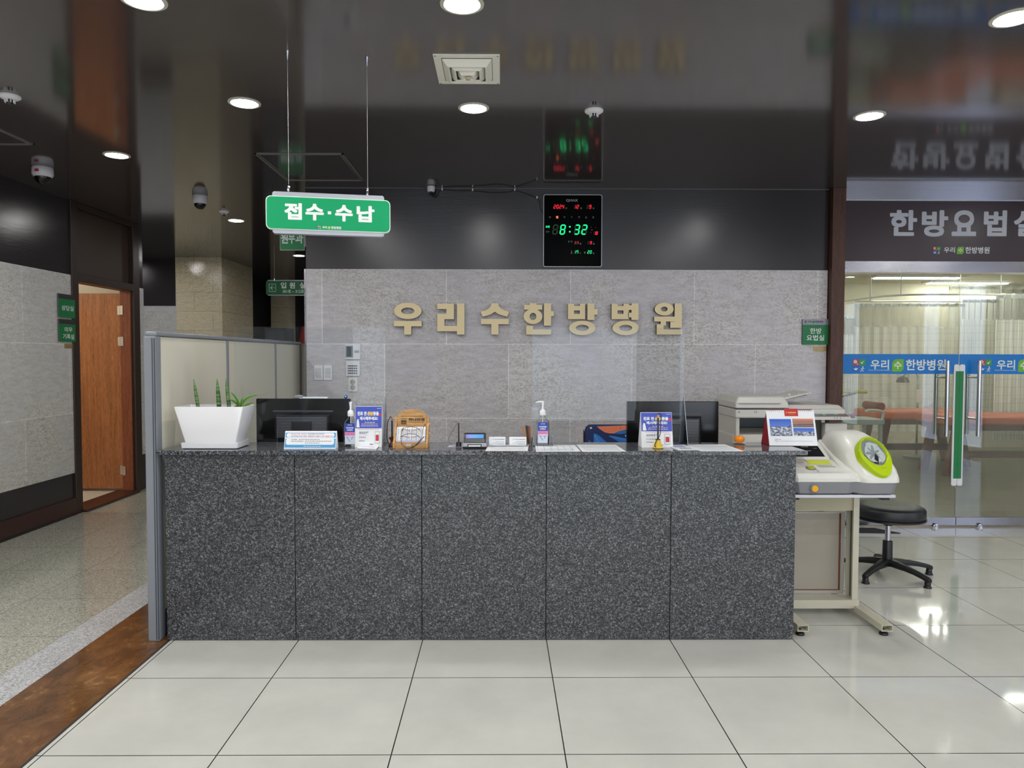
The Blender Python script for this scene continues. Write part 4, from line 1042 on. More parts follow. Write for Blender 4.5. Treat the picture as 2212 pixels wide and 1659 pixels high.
sheet('info_card', [(966, 965.5), (1000, 965.5), (1000, 961), (972, 961)], 'small pale lilac card under the black table microphone stand', 'card', .001, mat('lilac_card', (200, 200, 226), .5), [(.2, .8, .3, .6, 3)])
sheet('laminated_sheet', [(1048, 974), (1140, 974), (1142, 961), (1056, 961)], 'white printed sheet under the two business card holders', 'paper', .0012, None, lines)
sheet('form_sheet', [(1158, 975.5), (1254, 975), (1242, 961), (1156, 961)], 'white ruled form under the middle sanitizer bottle', 'paper', .0012, None, [(.04 + k * .16, .045 + k * .16 + .004, .05, .95, 1) for k in range(6)] + lines[:3])
sheet('form_sheet', [(1258, 975.5), (1352, 975), (1330, 960.5), (1245, 960.5)], 'white form sheet before the chair with the leaf-patterned cover', 'paper', .0014, None, lines + [(.1, .105, .1, .85, 1), (.9, .905, .1, .85, 1)])
sheet('form_sheet', [(1515, 974.5), (1608, 974.5), (1566, 960), (1470, 960)], 'large white sheet on the counter in front of the right monitor base', 'paper', .0014, None, lines)
sheet('pamphlet', [(1465, 971), (1508, 970), (1480, 960.5), (1438, 961)], 'folded white pamphlet right of the yellow pen base', 'pamphlet', .004, None, [(.1, .7, .4, .8, 2), (.2, .8, .1, .3, 1)])

# pen with coiled cord, two of them
def desk_pen(px, py, Y, basecol, tipcol, label, cone):
    p = at_y(px, py, Y); t = thing('desk_pen', label, 'pen on base', (p.x, Y, CT))
    BM = mat('pen_base_' + label.split()[0], basecol, .35)
    if cone: MB().lathe([(.026, 0), (.026, .003), (.021, .008), (.014, .033), (.011, .042)], n=28).build('base', BM, t, smooth=True)
    else: MB().lathe([(.017, 0), (.017, .006), (.008, .02), (.009, .03), (.015, .038), (.017, .044)], n=28).build('base', BM, t, smooth=True)
    MB().lathe([(.0265, 0), (.0265, .002)] if cone else [(.0175, .0), (.0175, .004)], n=24).build('foot_ring', BLACK, t)
    z0 = .042; L = .112 if cone else .09
    MB().lathe([(.013 if cone else .017, z0), (.012, z0 + .003), (.006, z0 + .004), (.0042, z0 + .01), (.0042, z0 + L), (.0025, z0 + L + .004)], n=16).build('pen', BLACK, t, smooth=True)
    MB().lathe([(.0048, z0 + L - .004), (.005, z0 + L + .008), (.002, z0 + L + .01)], n=14).build('pen_cap', mat('pen_tip_' + label.split()[0], tipcol, .4), t)
    s = 1 if cone else -1
    pts = [(0, 0, z0 + L + .009), (s * .006, .0, z0 + L + .02), (s * .014, 0, z0 + L + .012), (s * .014, 0, z0 + L - .01), (s * .010, -.004, z0 + .03), (-.006 if cone else -.024, -.01, z0 - .0), (-.018 if cone else -.024, -.016, .02), (-.014, -.016, .006)]
    if not cone: pts = [(0, 0, z0 + L + .008), (-.008, 0, z0 + L + .016), (-.013, 0, z0 + L + .006), (-.019, 0, z0 + L - .004), (-.023, 0, z0 + .06), (-.026, 0, z0 + .02), (-.025, 0, z0 - .004), (-.016, -.004, .012), (-.008, -.008, .004)]
    MB().tube(spline(pts, 8), .002, 6).build('cord', BLACK, t, smooth=True)
desk_pen(847, 955, 3.62, (92, 42, 28), (190, 110, 60), 'dark corded pen on a reddish-brown base beside the wooden rack', False)
desk_pen(1421, 964, 3.545, (226, 190, 50), (220, 180, 60), 'corded black pen standing on a yellow cone base', True)

# wooden eyeglass rack
OAK = wood('oak', (214, 166, 104), (196, 146, 86), 'X', .4, 5)
Y = 3.52
a, b_ = at_y(848, 963, Y), at_y(924, 963, Y); w_ = b_.x - a.x
t = thing('eyeglass_rack', 'wooden rack of reading glasses with an arched printed back', 'eyeglass rack', (a.x, Y, CT)); K = w_ / 76
bz = .187
arch = [(.013, 0), (w_ - .013, 0), (w_ - .013, .14)] + [(w_/2 + (w_/2 - .013) * math.cos(q), .14 + (bz - .14) * math.sin(q) * .55 + (bz - .14) * .45 * (math.sin(q) > 0)) for q in [PI * i / 16 for i in range(17)]][1:-1] + [(.013, .14)]
arch = [(.013, 0), (w_ - .013, 0)] + [(w_/2 + (w_/2 - .012) * math.cos(q), .148 + (bz - .148) * math.sin(q)) for q in [PI * i / 16 for i in range(17)]]
MB().prism(arch, .078, .088).build('back_board', OAK, t, bevel=.0015)
for x in (0, w_ - .012):
    MB().prism([(0, 0), (.09, 0), (.095, .145), (.08, .15), (.074, .12), (.05, .085), (.03, .05), (.012, .035), (0, .028)], x, x + .012, 'x').build('side_board', OAK, t, bevel=.002)
MB().box(.012, w_ - .012, .004, .012, .004, .03).box(.012, w_ - .012, .004, .088, 0, .006).build('front_board', OAK, t, bevel=.001)
for (y0, z0, mt) in ((.016, .03, 0), (.035, .062, 1)):
    b0 = MB().prism([(y0, z0), (y0 + .02, z0), (y0 + .035, z0 + .035), (y0 + .03, z0 + .04), (y0 + .012, z0 + .03)], .014, w_ - .014, 'x')
    PL = mat('checked_cloth_%d' % mt, (222, 222, 236) if mt == 0 else (226, 226, 206), .8)
    if 'ShaderNodeTexWave' not in [n_.bl_idname for n_ in PL.node_tree.nodes]:
        g_ = nn(PL, 'ShaderNodeTexCoord'); wv = nn(PL, 'ShaderNodeTexWave', wave_type='BANDS', bands_direction='X'); wv.inputs['Scale'].default_value = 14; lk(PL, g_.outputs['Object'], wv.inputs[0])
        lk(PL, ramp(PL, wv.outputs[0], [(.0, (168, 182, 214)), (.10, (222, 222, 232)), (.9, (236, 236, 238)), (1, (222, 208, 160))]).outputs[0], bs(PL).inputs['Base Color'])
    b0.build('cloth_pad', PL, t, bevel=.003)
MB().box(.026, w_ - .016, .006, .02, .0305, .038).build('lower_pad', mat('pad_lilac', (206, 198, 226), .8), t)
pr = MB()
pr.text('하나안경', w_ * .40, w_ * .86, .128, .143, .0768, m=0, off=.03)
pr.bars(w_ * .18, w_ * .84, .150, .1535, .0768, 0, 14)
pr.bars(w_ * .18, w_ * .36, .141, .1435, .0768, 0, 5).bars(w_ * .2, w_ * .34, .135, .1375, .0768, 0, 4)
pr.bars(w_ * .4, w_ * .85, .1205, .1235, .0768, 0, 12)
pr.box(w_ * .18, w_ * .34, .0765, .0775, .112, .131, 0)
for q in (.22, .30): pr.ring(w_ * q, .12, (.006, .006), (.004, .004), .0755, .0763, 14, 1)
pr.box(w_ * .24, w_ * .28, .0755, .0763, .120, .1215, 1)
pr.build('printed_text', [mat('print_black', (24, 18, 14), .6), OAK], t)
MB().box(w_ * .38, w_ * .52, .0025, .0039, .012, .022).build('price_tag', mat('tag_grey', (196, 196, 200), .5), t)
for z in (.03, .07, .115): MB().ball((w_ + .003, .03 + z * .3, z), .0035, n=10).build('peg', mat('peg', (226, 190, 130), .4), t, smooth=True)
def specs(loc, col, label, sc_, rz, rimless=False, tilt_=0):
    g = thing('reading_glasses', label, 'glasses', loc, rz, 'reading glasses on the wooden rack')
    m_ = MB(); R = .019 * sc_
    m_.tube([(.050 * sc_ * math.cos(q), 0, -.006 + .022 * math.sin(q)) for q in [PI * i / 24 for i in range(25)]], .0013, 6)
    for s in (-1, 1): m_.tube([(s * .005, -.002, -.010), (s * .007, -.002, -.004), (s * .004, -.001, .004)], .0009, 6)
    m_.build('rim', mat('spec_' + label.split()[0], col, .25), g, smooth=True, rot=(tilt_, 0, 0))
    m_ = MB()
    for s in (-1, 1):
        m_.lathe([(.0001, 0), (R, 0)], (s * .027 * sc_, 0, 0), 20, 'y', 0, 1.08, .76)
    m_.build('lens', ACRYL, g, rot=(tilt_, 0, 0))
    for s in (-1, 1):
        X = s * .049 * sc_
        MB().tube(spline([(X, 0, .006), (X * 1.02, .006, .006), (X * .8, .009, .003), (X * .2, .009, -.002)], 5), .0012, 6).build('temple', mat('spec_' + label.split()[0], col, .25), g, smooth=True, rot=(tilt_, 0, 0))
def Pw(x, y, z): return (a.x + x, Y + y, CT + z)
specs(Pw(w_ * .5, .026, .088), (110, 40, 34), 'reddish glasses on the upper cloth pad of the wooden rack', .92, .0)
specs(Pw(w_ * .5, .005, .056), (84, 40, 36), 'brownish glasses on the lower cloth pad of the wooden rack', .92, 0)
g = thing('hanging_glasses', 'black-framed glasses hooked upside down over the front of the wooden rack', 'glasses', Pw(w_ * .5, -.006, .0))
pts = [(w_ * .44, .03, .118), (w_ * .40, .01, .115), (w_ * .36, -.002, .09), (w_ * .34, -.004, .06), (w_ * .27, -.006, .04), (w_ * .12, -.008, .012), (w_ * .04, -.01, .006), (-w_ * .04, -.01, .004), (-w_ * .12, -.008, .006), (-w_ * .22, -.006, .02), (-w_ * .25, -.005, .045), (-w_ * .24, -.003, .075), (-w_ * .2, .01, .1)]
MB().tube(spline(pts, 5), .0014, 6).build('wire_frame', BLACK, g, smooth=True)
MB().tube(spline([(w_ * .4, .002, .06), (w_ * .3, -.006, .04), (w_ * .2, -.008, .02), (w_ * .05, -.011, .009)], 5), .002, 6).build('temple', BLACK, g, smooth=True)

# table microphone
Y = 3.60; p = at_y(991, 959, Y)
t = thing('table_microphone', 'slim black upright microphone on a square foot left of the card terminal', 'microphone', (p.x, Y, CT))
MB().loft([rsec(.0145, .014, .001), rsec(.012, .012, .022), rsec(.0095, .01, .0235)]).build('base', BLACK, t, bevel=.001)
MB().cyl((0, 0, .02), .0031, .098, n=12).build('stem', BLACK, t, smooth=True)
cb = [(0, .0, .118), (-.006, .0, .120), (-.014, .01, .108), (-.026, .02, .085), (-.042, .03, .06), (-.052, .03, .04), (-.048, .02, .02), (-.036, .01, .006), (-.022, .0, .003), (-.010, -.0, .003)]
MB().tube(spline(cb, 6), .0008, 5).build('cord', BLACK, t, smooth=True)

# card terminal
Y = 3.53
a, b_ = at_y(999, 964, Y), at_y(1051, 964, Y); w_ = b_.x - a.x
t = thing('card_terminal', 'black and silver card terminal with a glowing blue display', 'card terminal', (a.x, Y, CT))
MB().box(0, w_, 0, .085, .001, .008).build('base', BLACK, t, bevel=.003)
MB().prism([(0, .006), (.085, .006), (.085, .026), (.004, .026)], 0, w_, 'x').build('lower_body', SILVER, t, bevel=.004)
sl = MB().prism(rrect(w_ * .2, w_ * .8, .0085, .0205, .004), -.0008, .01).build('slot', BLACK, t)
MB().prism(rrect(w_ * .24, w_ * .76, .0095, .0165, .0032), -.003, .006).build('card', PAPER, t)
MB().prism([(.008, .026), (.088, .026), (.088, .06), (.075, .07), (.045, .066), (.022, .045)], w_ * .04, w_ * .96, 'x').build('head', BLACK, t, bevel=.004)
LCD = mat('lcd', (40, 60, 90), .3, emit=.5); 
n_ = LCD.node_tree; g_ = nn(LCD, 'ShaderNodeTexCoord'); s_ = nn(LCD, 'ShaderNodeSeparateXYZ'); lk(LCD, g_.outputs['Generated'], s_.inputs[0])
r_ = ramp(LCD, s_.outputs[0], [(0, (150, 120, 220)), (.25, (140, 170, 250)), (.6, (90, 180, 250)), (1, (60, 160, 240))]); lk(LCD, r_.outputs[0], bs(LCD).inputs['Emission Color'])
f = MB().add([(w_ * .13, .0250, .0465), (w_ * .87, .0250, .0465), (w_ * .87, .0405, .0635), (w_ * .13, .0405, .0635)], [(0, 1, 2, 3)])
f.build('display', LCD, t, loc=(0, -.0013, .001))
MB().box(w_ * .1, w_ * .9, .0185, .0195, .0365, .039).build('trim_strip', SILVER, t)

# business cards in two clear holders
def cards(x0, x1, who, label):
    Y = 3.60; a, b_ = at_y(x0, 958, Y), at_y(x1, 958, Y); w_ = b_.x - a.x
    h = thing('card_holder', 'clear card holder, ' + label, 'card holder', (a.x, Y, CT))
    MB().box(-.006, w_ + .008, -.006, .035, 0, .003).box(-.006, w_ + .008, .013, .016, .003, .03).box(-.006, w_ + .008, -.006, -.003, .003, .012).build('holder', BOT, h)
    s = thing('business_cards', 'white business cards in the holder, ' + label, 'business cards', (a.x, Y, CT + .0035))
    MB().box(0, w_, 0, .011, 0, .045).build('cards', PAPER, s, bevel=.0015)
    f = MB()
    W = w_
    f.text('우리수한방병원', W * .34, W * .93, .031, .036, -.0006, m=0, off=.02).ring(W * .25, .0335, (.0025, .0025), (.0016, .0016), -.0008, -.0004, 12, 1)
    f.bars(W * .4, W * .92, .0205, .023, -.0008, 0, 7)
    f.bars(W * .22, W * .92, .013, .0152, -.0008, 0, 12).bars(W * .5, W * .92, .0085, .0103, -.0008, 0, 6)
    f.build('print', [mat('card_print', (92, 100, 110), .6), mat('card_green', (60, 110, 90), .6)], s)
cards(1056, 1092, '원무과 팀장', 'the left one by the card terminal')
cards(1100, 1137, '원무과 부장', 'the right one nearer the pump bottle')
# bundle of brown glasses cases / pens in a clear cup
Y = 3.66; p = at_y(1143, 958, Y)
t = thing('clear_cup', 'small clear cup of brown combs and brushes beside the card holders', 'cup', (p.x, Y, CT))
MB().lathe([(.014, 0), (.016, .002), (.018, .04), (.0168, .04), (.0148, .004), (.0001, .004)], n=24).build('cup', BOT, t, smooth=True)
BR = [(176, 120, 62), (40, 26, 18), (120, 74, 48), (150, 112, 92), (196, 150, 100), (70, 42, 28)]
for i, (dx, lx, h, wd) in enumerate(((-.009, -.030, .098, .007), (-.004, -.014, .102, .006), (0, -.004, .1, .006), (.005, .004, .098, .005), (.009, .012, .092, .004), (-.007, -.026, .088, .007))):
    col = BR[i] if i != 5 else (226, 224, 226)
    o = MB().add([(dx - .003, -.002, .006), (dx + .003, -.002, .006), (dx + .003, .002, .006), (dx - .003, .002, .006), (lx - wd, -.004, h), (lx + wd, -.004, h - .002), (lx + wd, .003, h - .002), (lx - wd, .003, h)], [(0,1,2,3), (4,5,6,7), (0,1,5,4), (1,2,6,5), (2,3,7,6), (3,0,4,7)])
    o.xf(Matrix.Translation((0, (i - 2.5) * .0035, 0)))
    o = o.build('temple_comb', mat('comb_%d' % i, col, .35), bevel=.0012, loc=(p.x, Y, CT))
    tag(o, ['orange-brown comb leaning left in the clear cup', 'black comb in the clear cup', 'dark brown comb near the middle of the clear cup', 'taupe comb right of the middle of the clear cup', 'light tan comb at the right of the clear cup', 'white paper slip leaning left in the clear cup'][i], 'comb' if i != 5 else 'paper slip', None)
    if i == 5: o.name = 'paper_slip'
    else: o.name = 'comb'; o['group'] = 'brown combs in the clear cup'

# desk calendar
Y = 3.64
a, b_ = at_y(1662, 958, Y), at_y(1765, 957, Y); w_ = b_.x - a.x
t = thing('desk_calendar', 'spiral desk calendar with three mountain photographs and a red side at the right', 'calendar', (a.x, Y, CT), math.radians(-2))
Hc = at_y(1660, 884, Y).z - CT; lean = .05
RD = mat('calendar_red', (150, 26, 42), .5)
MB().prism([(.125, 0), (.127, .002), (lean + .003, Hc - .004), (lean, Hc - .006)], 0, w_ * .93, 'x').build('back_card', RD, t)
MB().add([(.0, .0, .001), (.0, .12, .001), (-.0, lean, Hc - .006)], [(0, 1, 2)]).build('side_shadow_fill', RD, t)  # filled triangle standing in for the shadowed open side
MB().box(0, w_ * .93, .003, .12, .0005, .003).build('base_card', RD, t)
M_ = Matrix(((1, -0, -.03, 0), (0, 1, lean / Hc, 0), (0, 0, 1, 0), (0, 0, 0, 1)))
f = MB().box(0, w_, -.003, 0, .002, Hc - .008).xf(M_); f.build('pages', PAPER, t)
SNOW = mat('photo_snow_mountain', (120, 140, 180), .5); m = SNOW; tc = nn(m, 'ShaderNodeTexCoord')
n = noise(m, tc.outputs['Object'], 70, 6, .8, (1, 1, 1.6)); s_ = nn(m, 'ShaderNodeSeparateXYZ'); lk(m, tc.outputs['Generated'], s_.inputs[0])
r1 = ramp(m, n.outputs[0], [(.4, (40, 46, 66)), (.5, (120, 130, 155)), (.58, (226, 230, 238))])
r2 = ramp(m, s_.outputs[2], [(.5, (96, 130, 205)), (1, (40, 92, 200))])
st = nn(m, 'ShaderNodeMath', operation='MULTIPLY_ADD'); lk(m, n.outputs[0], st.inputs[0]); st.inputs[1].default_value = .3; lk(m, s_.outputs[2], st.inputs[2])
gt = nn(m, 'ShaderNodeMath', operation='GREATER_THAN'); lk(m, st.outputs[0], gt.inputs[0]); gt.inputs[1].default_value = .70
lk(m, mixc(m, gt.outputs[0], r1.outputs[0], r2.outputs[0]), bs(m).inputs['Base Color'])
DUSK = mat('photo_dusk', (150, 110, 100), .5); m = DUSK; tc = nn(m, 'ShaderNodeTexCoord'); s_ = nn(m, 'ShaderNodeSeparateXYZ'); lk(m, tc.outputs['Generated'], s_.inputs[0])
n = noise(m, tc.outputs['Object'], 60, 4, .6, (.5, 1, 4)); ad = nn(m, 'ShaderNodeMath', operation='MULTIPLY_ADD'); lk(m, n.outputs[0], ad.inputs[0]); ad.inputs[1].default_value = .25; lk(m, s_.outputs[2], ad.inputs[2])
lk(m, ramp(m, ad.outputs[0], [(.1, (96, 82, 84)), (.35, (140, 118, 116)), (.42, (60, 50, 56)), (.5, (150, 122, 118)), (.8, (168, 112, 96)), (1.0, (206, 132, 96))]).outputs[0], bs(m).inputs['Base Color'])
def photo(x0, x1, z0, z1, mt):
    q = MB().box(w_ * x0, w_ * x1, -.0042, -.0032, Hc * z0, Hc * z1).xf(M_); q.build('photograph', mt, t)
photo(.05, .5, .27, .72, SNOW); photo(.53, .96, .5, .73, DUSK); photo(.53, .96, .27, .48, SNOW)
q = MB().text('12', w_ * .13, w_ * .18, Hc * .12, Hc * .19, -.0038, m=0, off=.0).bars(w_ * .2, w_ * .26, Hc * .165, Hc * .18, -.0038, 0, 2)
q.bars(w_ * .2, w_ * .9, Hc * .128, Hc * .137, -.0038, 0, 31)
q.box(w_ * .38, w_ * .66, -.0045, -.0033, Hc * .8, Hc * 1.0, 1).ring(w_ * .425, Hc * .895, (.0038, .0038), (.0024, .0024), -.0052, -.0048, 14, 2).bars(w_ * .46, w_ * .63, Hc * .875, Hc * .915, -.005, 2, 5).bars(w_ * .46, w_ * .60, Hc * .85, Hc * .86, -.005, 2, 8)
q.xf(M_).build('print', [TK, mat('calendar_logo_red', (190, 32, 50), .5), YEL], t)
q = MB()
for k in range(24):
    if 8 <= k <= 15: continue
    X = w_ * (.04 + .92 * k / 23)
    q.tube([(X + .004 * math.cos(a_) * .2, .0 + .007 * math.sin(a_), Hc - .008 + .007 * math.cos(a_)) for a_ in [2 * PI * j / 10 for j in range(11)]], .0008, 5)
q.xf(M_).build('spiral', GREY, t)

# orange on a small white plate
Y = 3.735; p = at_y(1597, 958, Y)
t = thing('small_plate', 'tiny white plate under the orange at the back of the counter', 'plate', (p.x, Y, CT))
MB().lathe([(.018, 0), (.03, .004), (.032, .006), (.029, .0055), (.015, .003), (.0001, .003)], n=32).build('plate', WHITE, t, smooth=True)
t = thing('mandarin_orange', 'bright orange mandarin on the small white plate near the copier', 'fruit', (p.x, Y, CT + .004))
ORM = mat('orange_skin', (244, 140, 14), .4); g_ = nn(ORM, 'ShaderNodeTexCoord'); bump(ORM, noise(ORM, g_.outputs['Object'], 420, 2).outputs[0], .25, .0008)
MB().lathe([(.0001, 0), (.012, .0008), (.022, .008), (.0265, .018), (.024, .029), (.016, .036), (.006, .0385), (.0001, .0375)], n=36).build('fruit', ORM, t, smooth=True)
MB().lathe([(.003, .037), (.002, .0395), (.0001, .0395)], n=8).build('stalk', mat('stalk', (90, 110, 50), .6), t)

# ------------------------------------------------------------------ chair with a leaf-patterned cover behind the counter
Y = 4.65
a, b_ = at_y(1261, 960, Y), at_y(1392, 918, Y)
t = thing('office_chair', 'office chair whose backrest wears a blue leaf-patterned cover, behind the counter', 'chair', ((a.x + b_.x) / 2 + .02, Y, 0))
hw = (b_.x - a.x) / 2 + .02; tz = b_.z
NAV = mat('cover_navy', (32, 46, 92), .85); LEAFB = mat('cover_blue_leaf', (40, 116, 196), .85); ORG = mat('cover_coral', (240, 140, 100), .85); ORL = mat('cover_coral_line', (178, 84, 60), .85); CRM = mat('cover_dot', (236, 226, 190), .85); LBV = mat('cover_leaf_vein', (96, 176, 232), .85)
def csec(z, k): return [(x * k, y, z) for x, y in rrect(-hw, hw, -.05, .04, .038, 6)]
z0 = .52
cv = MB().loft([csec(z0, .9), csec(tz - .12, 1), csec(tz - .04, .985), csec(tz - .012, .94), csec(tz, .86)])
cv.build('backrest_cover', NAV, t, smooth=True, angle=60)
MB().add([(-hw - .001, -.035, z0), (-hw - .001, .03, z0), (-hw - .001, .03, tz - .045), (-hw - .001, -.0, tz - .022), (-hw - .001, -.03, tz - .045)], [(0, 1, 2, 3, 4)]).build('side_band', mat('cover_brown', (92, 66, 36), .8), t)
pt = MB(); fy = -.0506
P = lambda px, py: ((at_y(px, py, Y - .05).x - t.location.x), at_y(px, py, Y - .05).z)
def zp(v): return (1220 + v[0] / 11.06, 850 + v[1] / 11.06)
def pat(pts, mi, e=0): pt.prism([P(*zp(v)) for v in pts], fy - e, fy + .004, 'y', mi)
pat([(770, 790), (1470, 762), (1490, 850), (1350, 890), (1250, 920), (1180, 955), (1060, 950), (960, 930), (880, 880), (810, 830)], 1)
pat([(1180, 955), (1250, 915), (1340, 890), (1420, 875), (1560, 850), (1560, 920), (1440, 960), (1300, 970)], 0)
pat([(690, 955), (760, 970), (840, 1020), (920, 1090), (1040, 1200), (1060, 1300), (690, 1300)], 0)
pat([(1045, 1010), (1180, 1020), (1320, 1050), (1560, 1085), (1600, 1260), (1450, 1220), (1330, 1180), (1180, 1090)], 0)
pat([(570, 1110), (600, 1130), (650, 1200), (660, 1300), (575, 1300)], 0)
for (x, y) in ((625, 823), (1468, 1010)):
    cx_, cz_ = P(*zp((x, y))); pt.lathe([(.0001, -.001), (.0075, -.001)], (cx_, fy, cz_), 14, 'y', 3, 1, .8)
def stroke(p0, p1, w_, mi):
    a_, c_ = Vector(p0), Vector(p1); d_ = (c_ - a_).normalized() * w_; n_ = Vector((-d_.y, d_.x)); pat([a_ + n_, a_ - n_, c_ - n_ * .4, c_ + n_ * .4], mi, .0006)
for k in range(9): stroke((800 + k * 62, 800 - k * 3), (1010 + k * 42, 940 - k * 8), 5, 2)
for k in range(4): stroke((1350 + k * 40, 770), (1300 + k * 42, 880 - k * 8), 5, 2)
stroke((700, 980), (880, 1290), 6, 4)
for k in range(4): stroke((745 + k * 38, 1050 + k * 50), (745 + k * 50, 985 + k * 46), 4, 4); stroke((745 + k * 38, 1050 + k * 50), (700, 1060 + k * 50), 4, 4)
stroke((1070, 1015), (1480, 1130), 6, 4)
for k in range(4): stroke((1160 + k * 80, 1040 + k * 22), (1240 + k * 80, 1035 + k * 14), 4, 4)
pt.build('leaf_pattern', [LEAFB, ORG, ORL, CRM, LBV], t)
MB().box(-.2, .2, -.42, .0, .44, .50).build('seat', BLACK, t, bevel=.02)
MB().box(-.03, .03, -.02, .03, .47, .56).build('back_bracket', BLACK, t)
MB().cyl((0, -.2, .08), .025, .37).build('column', CHROME, t)
for i in range(5):
    q = 2 * PI * i / 5
    MB().tube([(0, -.2, .09), (.27 * math.cos(q), -.2 + .27 * math.sin(q), .06), (.27 * math.cos(q), -.2 + .27 * math.sin(q), .0)], .018, 8).build('leg', BLACK, t)

# ------------------------------------------------------------------ copier behind the counter
Y = 4.75
a, b_ = at_y(1588, 958, Y), at_y(1827, 855, Y)
t = thing('photocopier', 'large cream office photocopier with document feeder behind the counter end', 'photocopier', (0, 0, 0))
CR = mat('copier_cream', (208, 206, 198), .4); CR2 = mat('copier_grey', (164, 164, 160), .4); CDK = mat('copier_dark', (70, 78, 84), .3)
def cp(px, py, Y): return at_y(px, py, Y)
def bx(mb, px0, px1, py0, py1, y0, y1, m=0):
    a, b_ = at_y(px0, py1, y0), at_y(px1, py0, y0); return mb.box(a.x, b_.x, y0, y1, a.z, b_.z, m)
t.location = (a.x, Y, 0); OX, OY = a.x, Y
def loc(mb): return mb.xf(Matrix.Translation((-OX, -OY, 0)))
pz = lambda py, y=Y: at_y(1600, py, y).z
X0 = a.x; X1 = at_y(1826, 900, Y).x; XM = at_y(1699, 900, Y).x
m_ = MB().box(X0, X1, Y + .05, Y + .6, 0, pz(940)); loc(m_).build('cabinet', CR, t, bevel=.01)
# left upright and dark paper output cavity
m_ = MB().box(X0 + .01, X0 + .035, Y + .02, Y + .5, pz(960) - .1, pz(896)).box(X0 + .01, X1 - .09, Y + .45, Y + .6, pz(960) - .1, pz(896)); loc(m_).build('left_upright', CR, t, bevel=.004)
m_ = MB().box(X0 + .036, at_y(1780, 900, Y).x, Y + .40, Y + .44, pz(960) - .1, pz(896)); loc(m_).build('output_cavity', CDK, t)
m_ = MB().prism([(Y - .04, pz(951) - .02), (Y + .35, pz(935)), (Y + .35, pz(935) - .03), (Y - .04, pz(951) - .05)], X0 + .04, XM + .2, 'x'); loc(m_).build('output_tray', CR, t, bevel=.004)
# scanner body strip and feeder
m_ = MB().box(X0 + .0, X1 - .0, Y, Y + .55, pz(903), pz(884)); m_.box(XM - .02, X1, Y + .004, Y + .5, pz(903), pz(890)); loc(m_).build('scanner_body', CR, t, bevel=.008)
fd = MB().loft([[(X0 + .0, Y, pz(883)), (XM + .02, Y, pz(883)), (XM + .02, Y + .5, pz(883)), (X0 + .0, Y + .5, pz(883))],
                [(X0 + .004, Y + .01, pz(870)), (XM + .015, Y + .01, pz(870)), (XM + .015, Y + .5, pz(870)), (X0 + .004, Y + .5, pz(870))],
                [(X0 + .03, Y + .04, pz(857)), (XM - .005, Y + .04, pz(857)), (XM - .005, Y + .42, pz(857)), (X0 + .03, Y + .42, pz(857))]])
loc(fd).build('document_feeder', CR, t, bevel=.012, seg=3)
m_ = MB().box(X0 - .001, XM + .016, Y - .002, Y + .01, pz(884), pz(883) + .003); loc(m_).build('gap_line', BLACK, t)
m_ = MB().box(X0 + .02, XM - .04, Y - .0, Y + .01, pz(872) , pz(871) + .001); loc(m_).build('feeder_slot', CR2, t)
m_ = MB().loft([[(XM + .02, Y + .02, pz(884)), (X1, Y + .02, pz(884)), (X1, Y + .5, pz(884)), (XM + .02, Y + .5, pz(884))], [(XM + .02, Y + .05, pz(876)), (X1 - .02, Y + .05, pz(876)), (X1 - .02, Y + .48, pz(876)), (XM + .02, Y + .48, pz(876))]])
loc(m_).build('scanner_lid', CR, t, bevel=.004)
for (za, zb, xa, xb, mt, nm) in ((872, 856, 1700, 1756, CR2, 'paper_tray'), (866, 850, 1702, 1765, CR, 'feeder_tray')):
    a0, a1 = at_y(xa, za, Y), at_y(xb, zb, Y)
    m_ = MB().prism([(a0.x, a0.z), (a1.x, a1.z - .002), (a1.x, a1.z + .006), (a0.x, a0.z + .016)], Y + .08, Y + .36, 'y'); loc(m_).build(nm, mt, t, bevel=.002)
m_ = MB()
for px in (1716, 1737): 
    q = at_y(px, 856, Y); m_.prism([(q.x, q.z), (q.x + .02, q.z), (q.x, q.z + .018)], Y + .1, Y + .11)
loc(m_).build('paper_guide', CR, t)
a0, a1 = at_y(1757, 905, Y - .05), at_y(1827, 890, Y - .05)
m_ = MB().prism([(Y - .07, pz(905)), (Y + .06, pz(903)), (Y + .06, pz(888)), (Y - .05, pz(899))], XM + .1, X1 + .012, 'x'); loc(m_).build('control_panel', CR, t, bevel=.004)
m_ = MB().box(a0.x, a1.x - .01, -.0008, .0008, 0, .001)
q = MB()
d0, d1 = Vector((0, Y - .05, pz(899) + .0015)), Vector((0, Y + .06, pz(888) + .0015))
def cpq(u0, u1, v0, v1, mi):
    A_ = XM + .11; B_ = X1 + .004
    f_ = lambda u, v: (A_ + (B_ - A_) * u, d0.y + (d1.y - d0.y) * v, d0.z + (d1.z - d0.z) * v + .0006 * mi)
    q.add([f_(u0, v0), f_(u1, v0), f_(u1, v1), f_(u0, v1)], [(0, 1, 2, 3)], mi)
cpq(0, 1, .05, .95, 0); cpq(.05, .35, .2, .85, 1); cpq(.42, .5, .2, .4, 2); cpq(.7, .8, .3, .55, 2); cpq(.84, .92, .3, .55, 3); cpq(.2, .26, .08, .15, 2)
loc(q).build('key_field', [mat('copier_keys', (112, 116, 116), .4), mat('copier_lcd', (130, 140, 136), .2), mat('copier_key_green', (140, 190, 160), .4), mat('copier_key_orange', (210, 120, 80), .4)], t)
m_ = MB()
for px in (1802, 1808, 1815):
    q0 = at_y(px, 902, Y - .07); m_.box(q0.x, q0.x + .003, Y - .0715, Y - .07, q0.z - .006, q0.z + .002)
for px in (1594, 1597, 1630, 1634):
    q0 = at_y(px, 889, Y); m_.box(q0.x, q0.x + .003, Y - .0015, Y, q0.z - .008, q0.z + .002)
loc(m_).build('indicator', CDK, t)
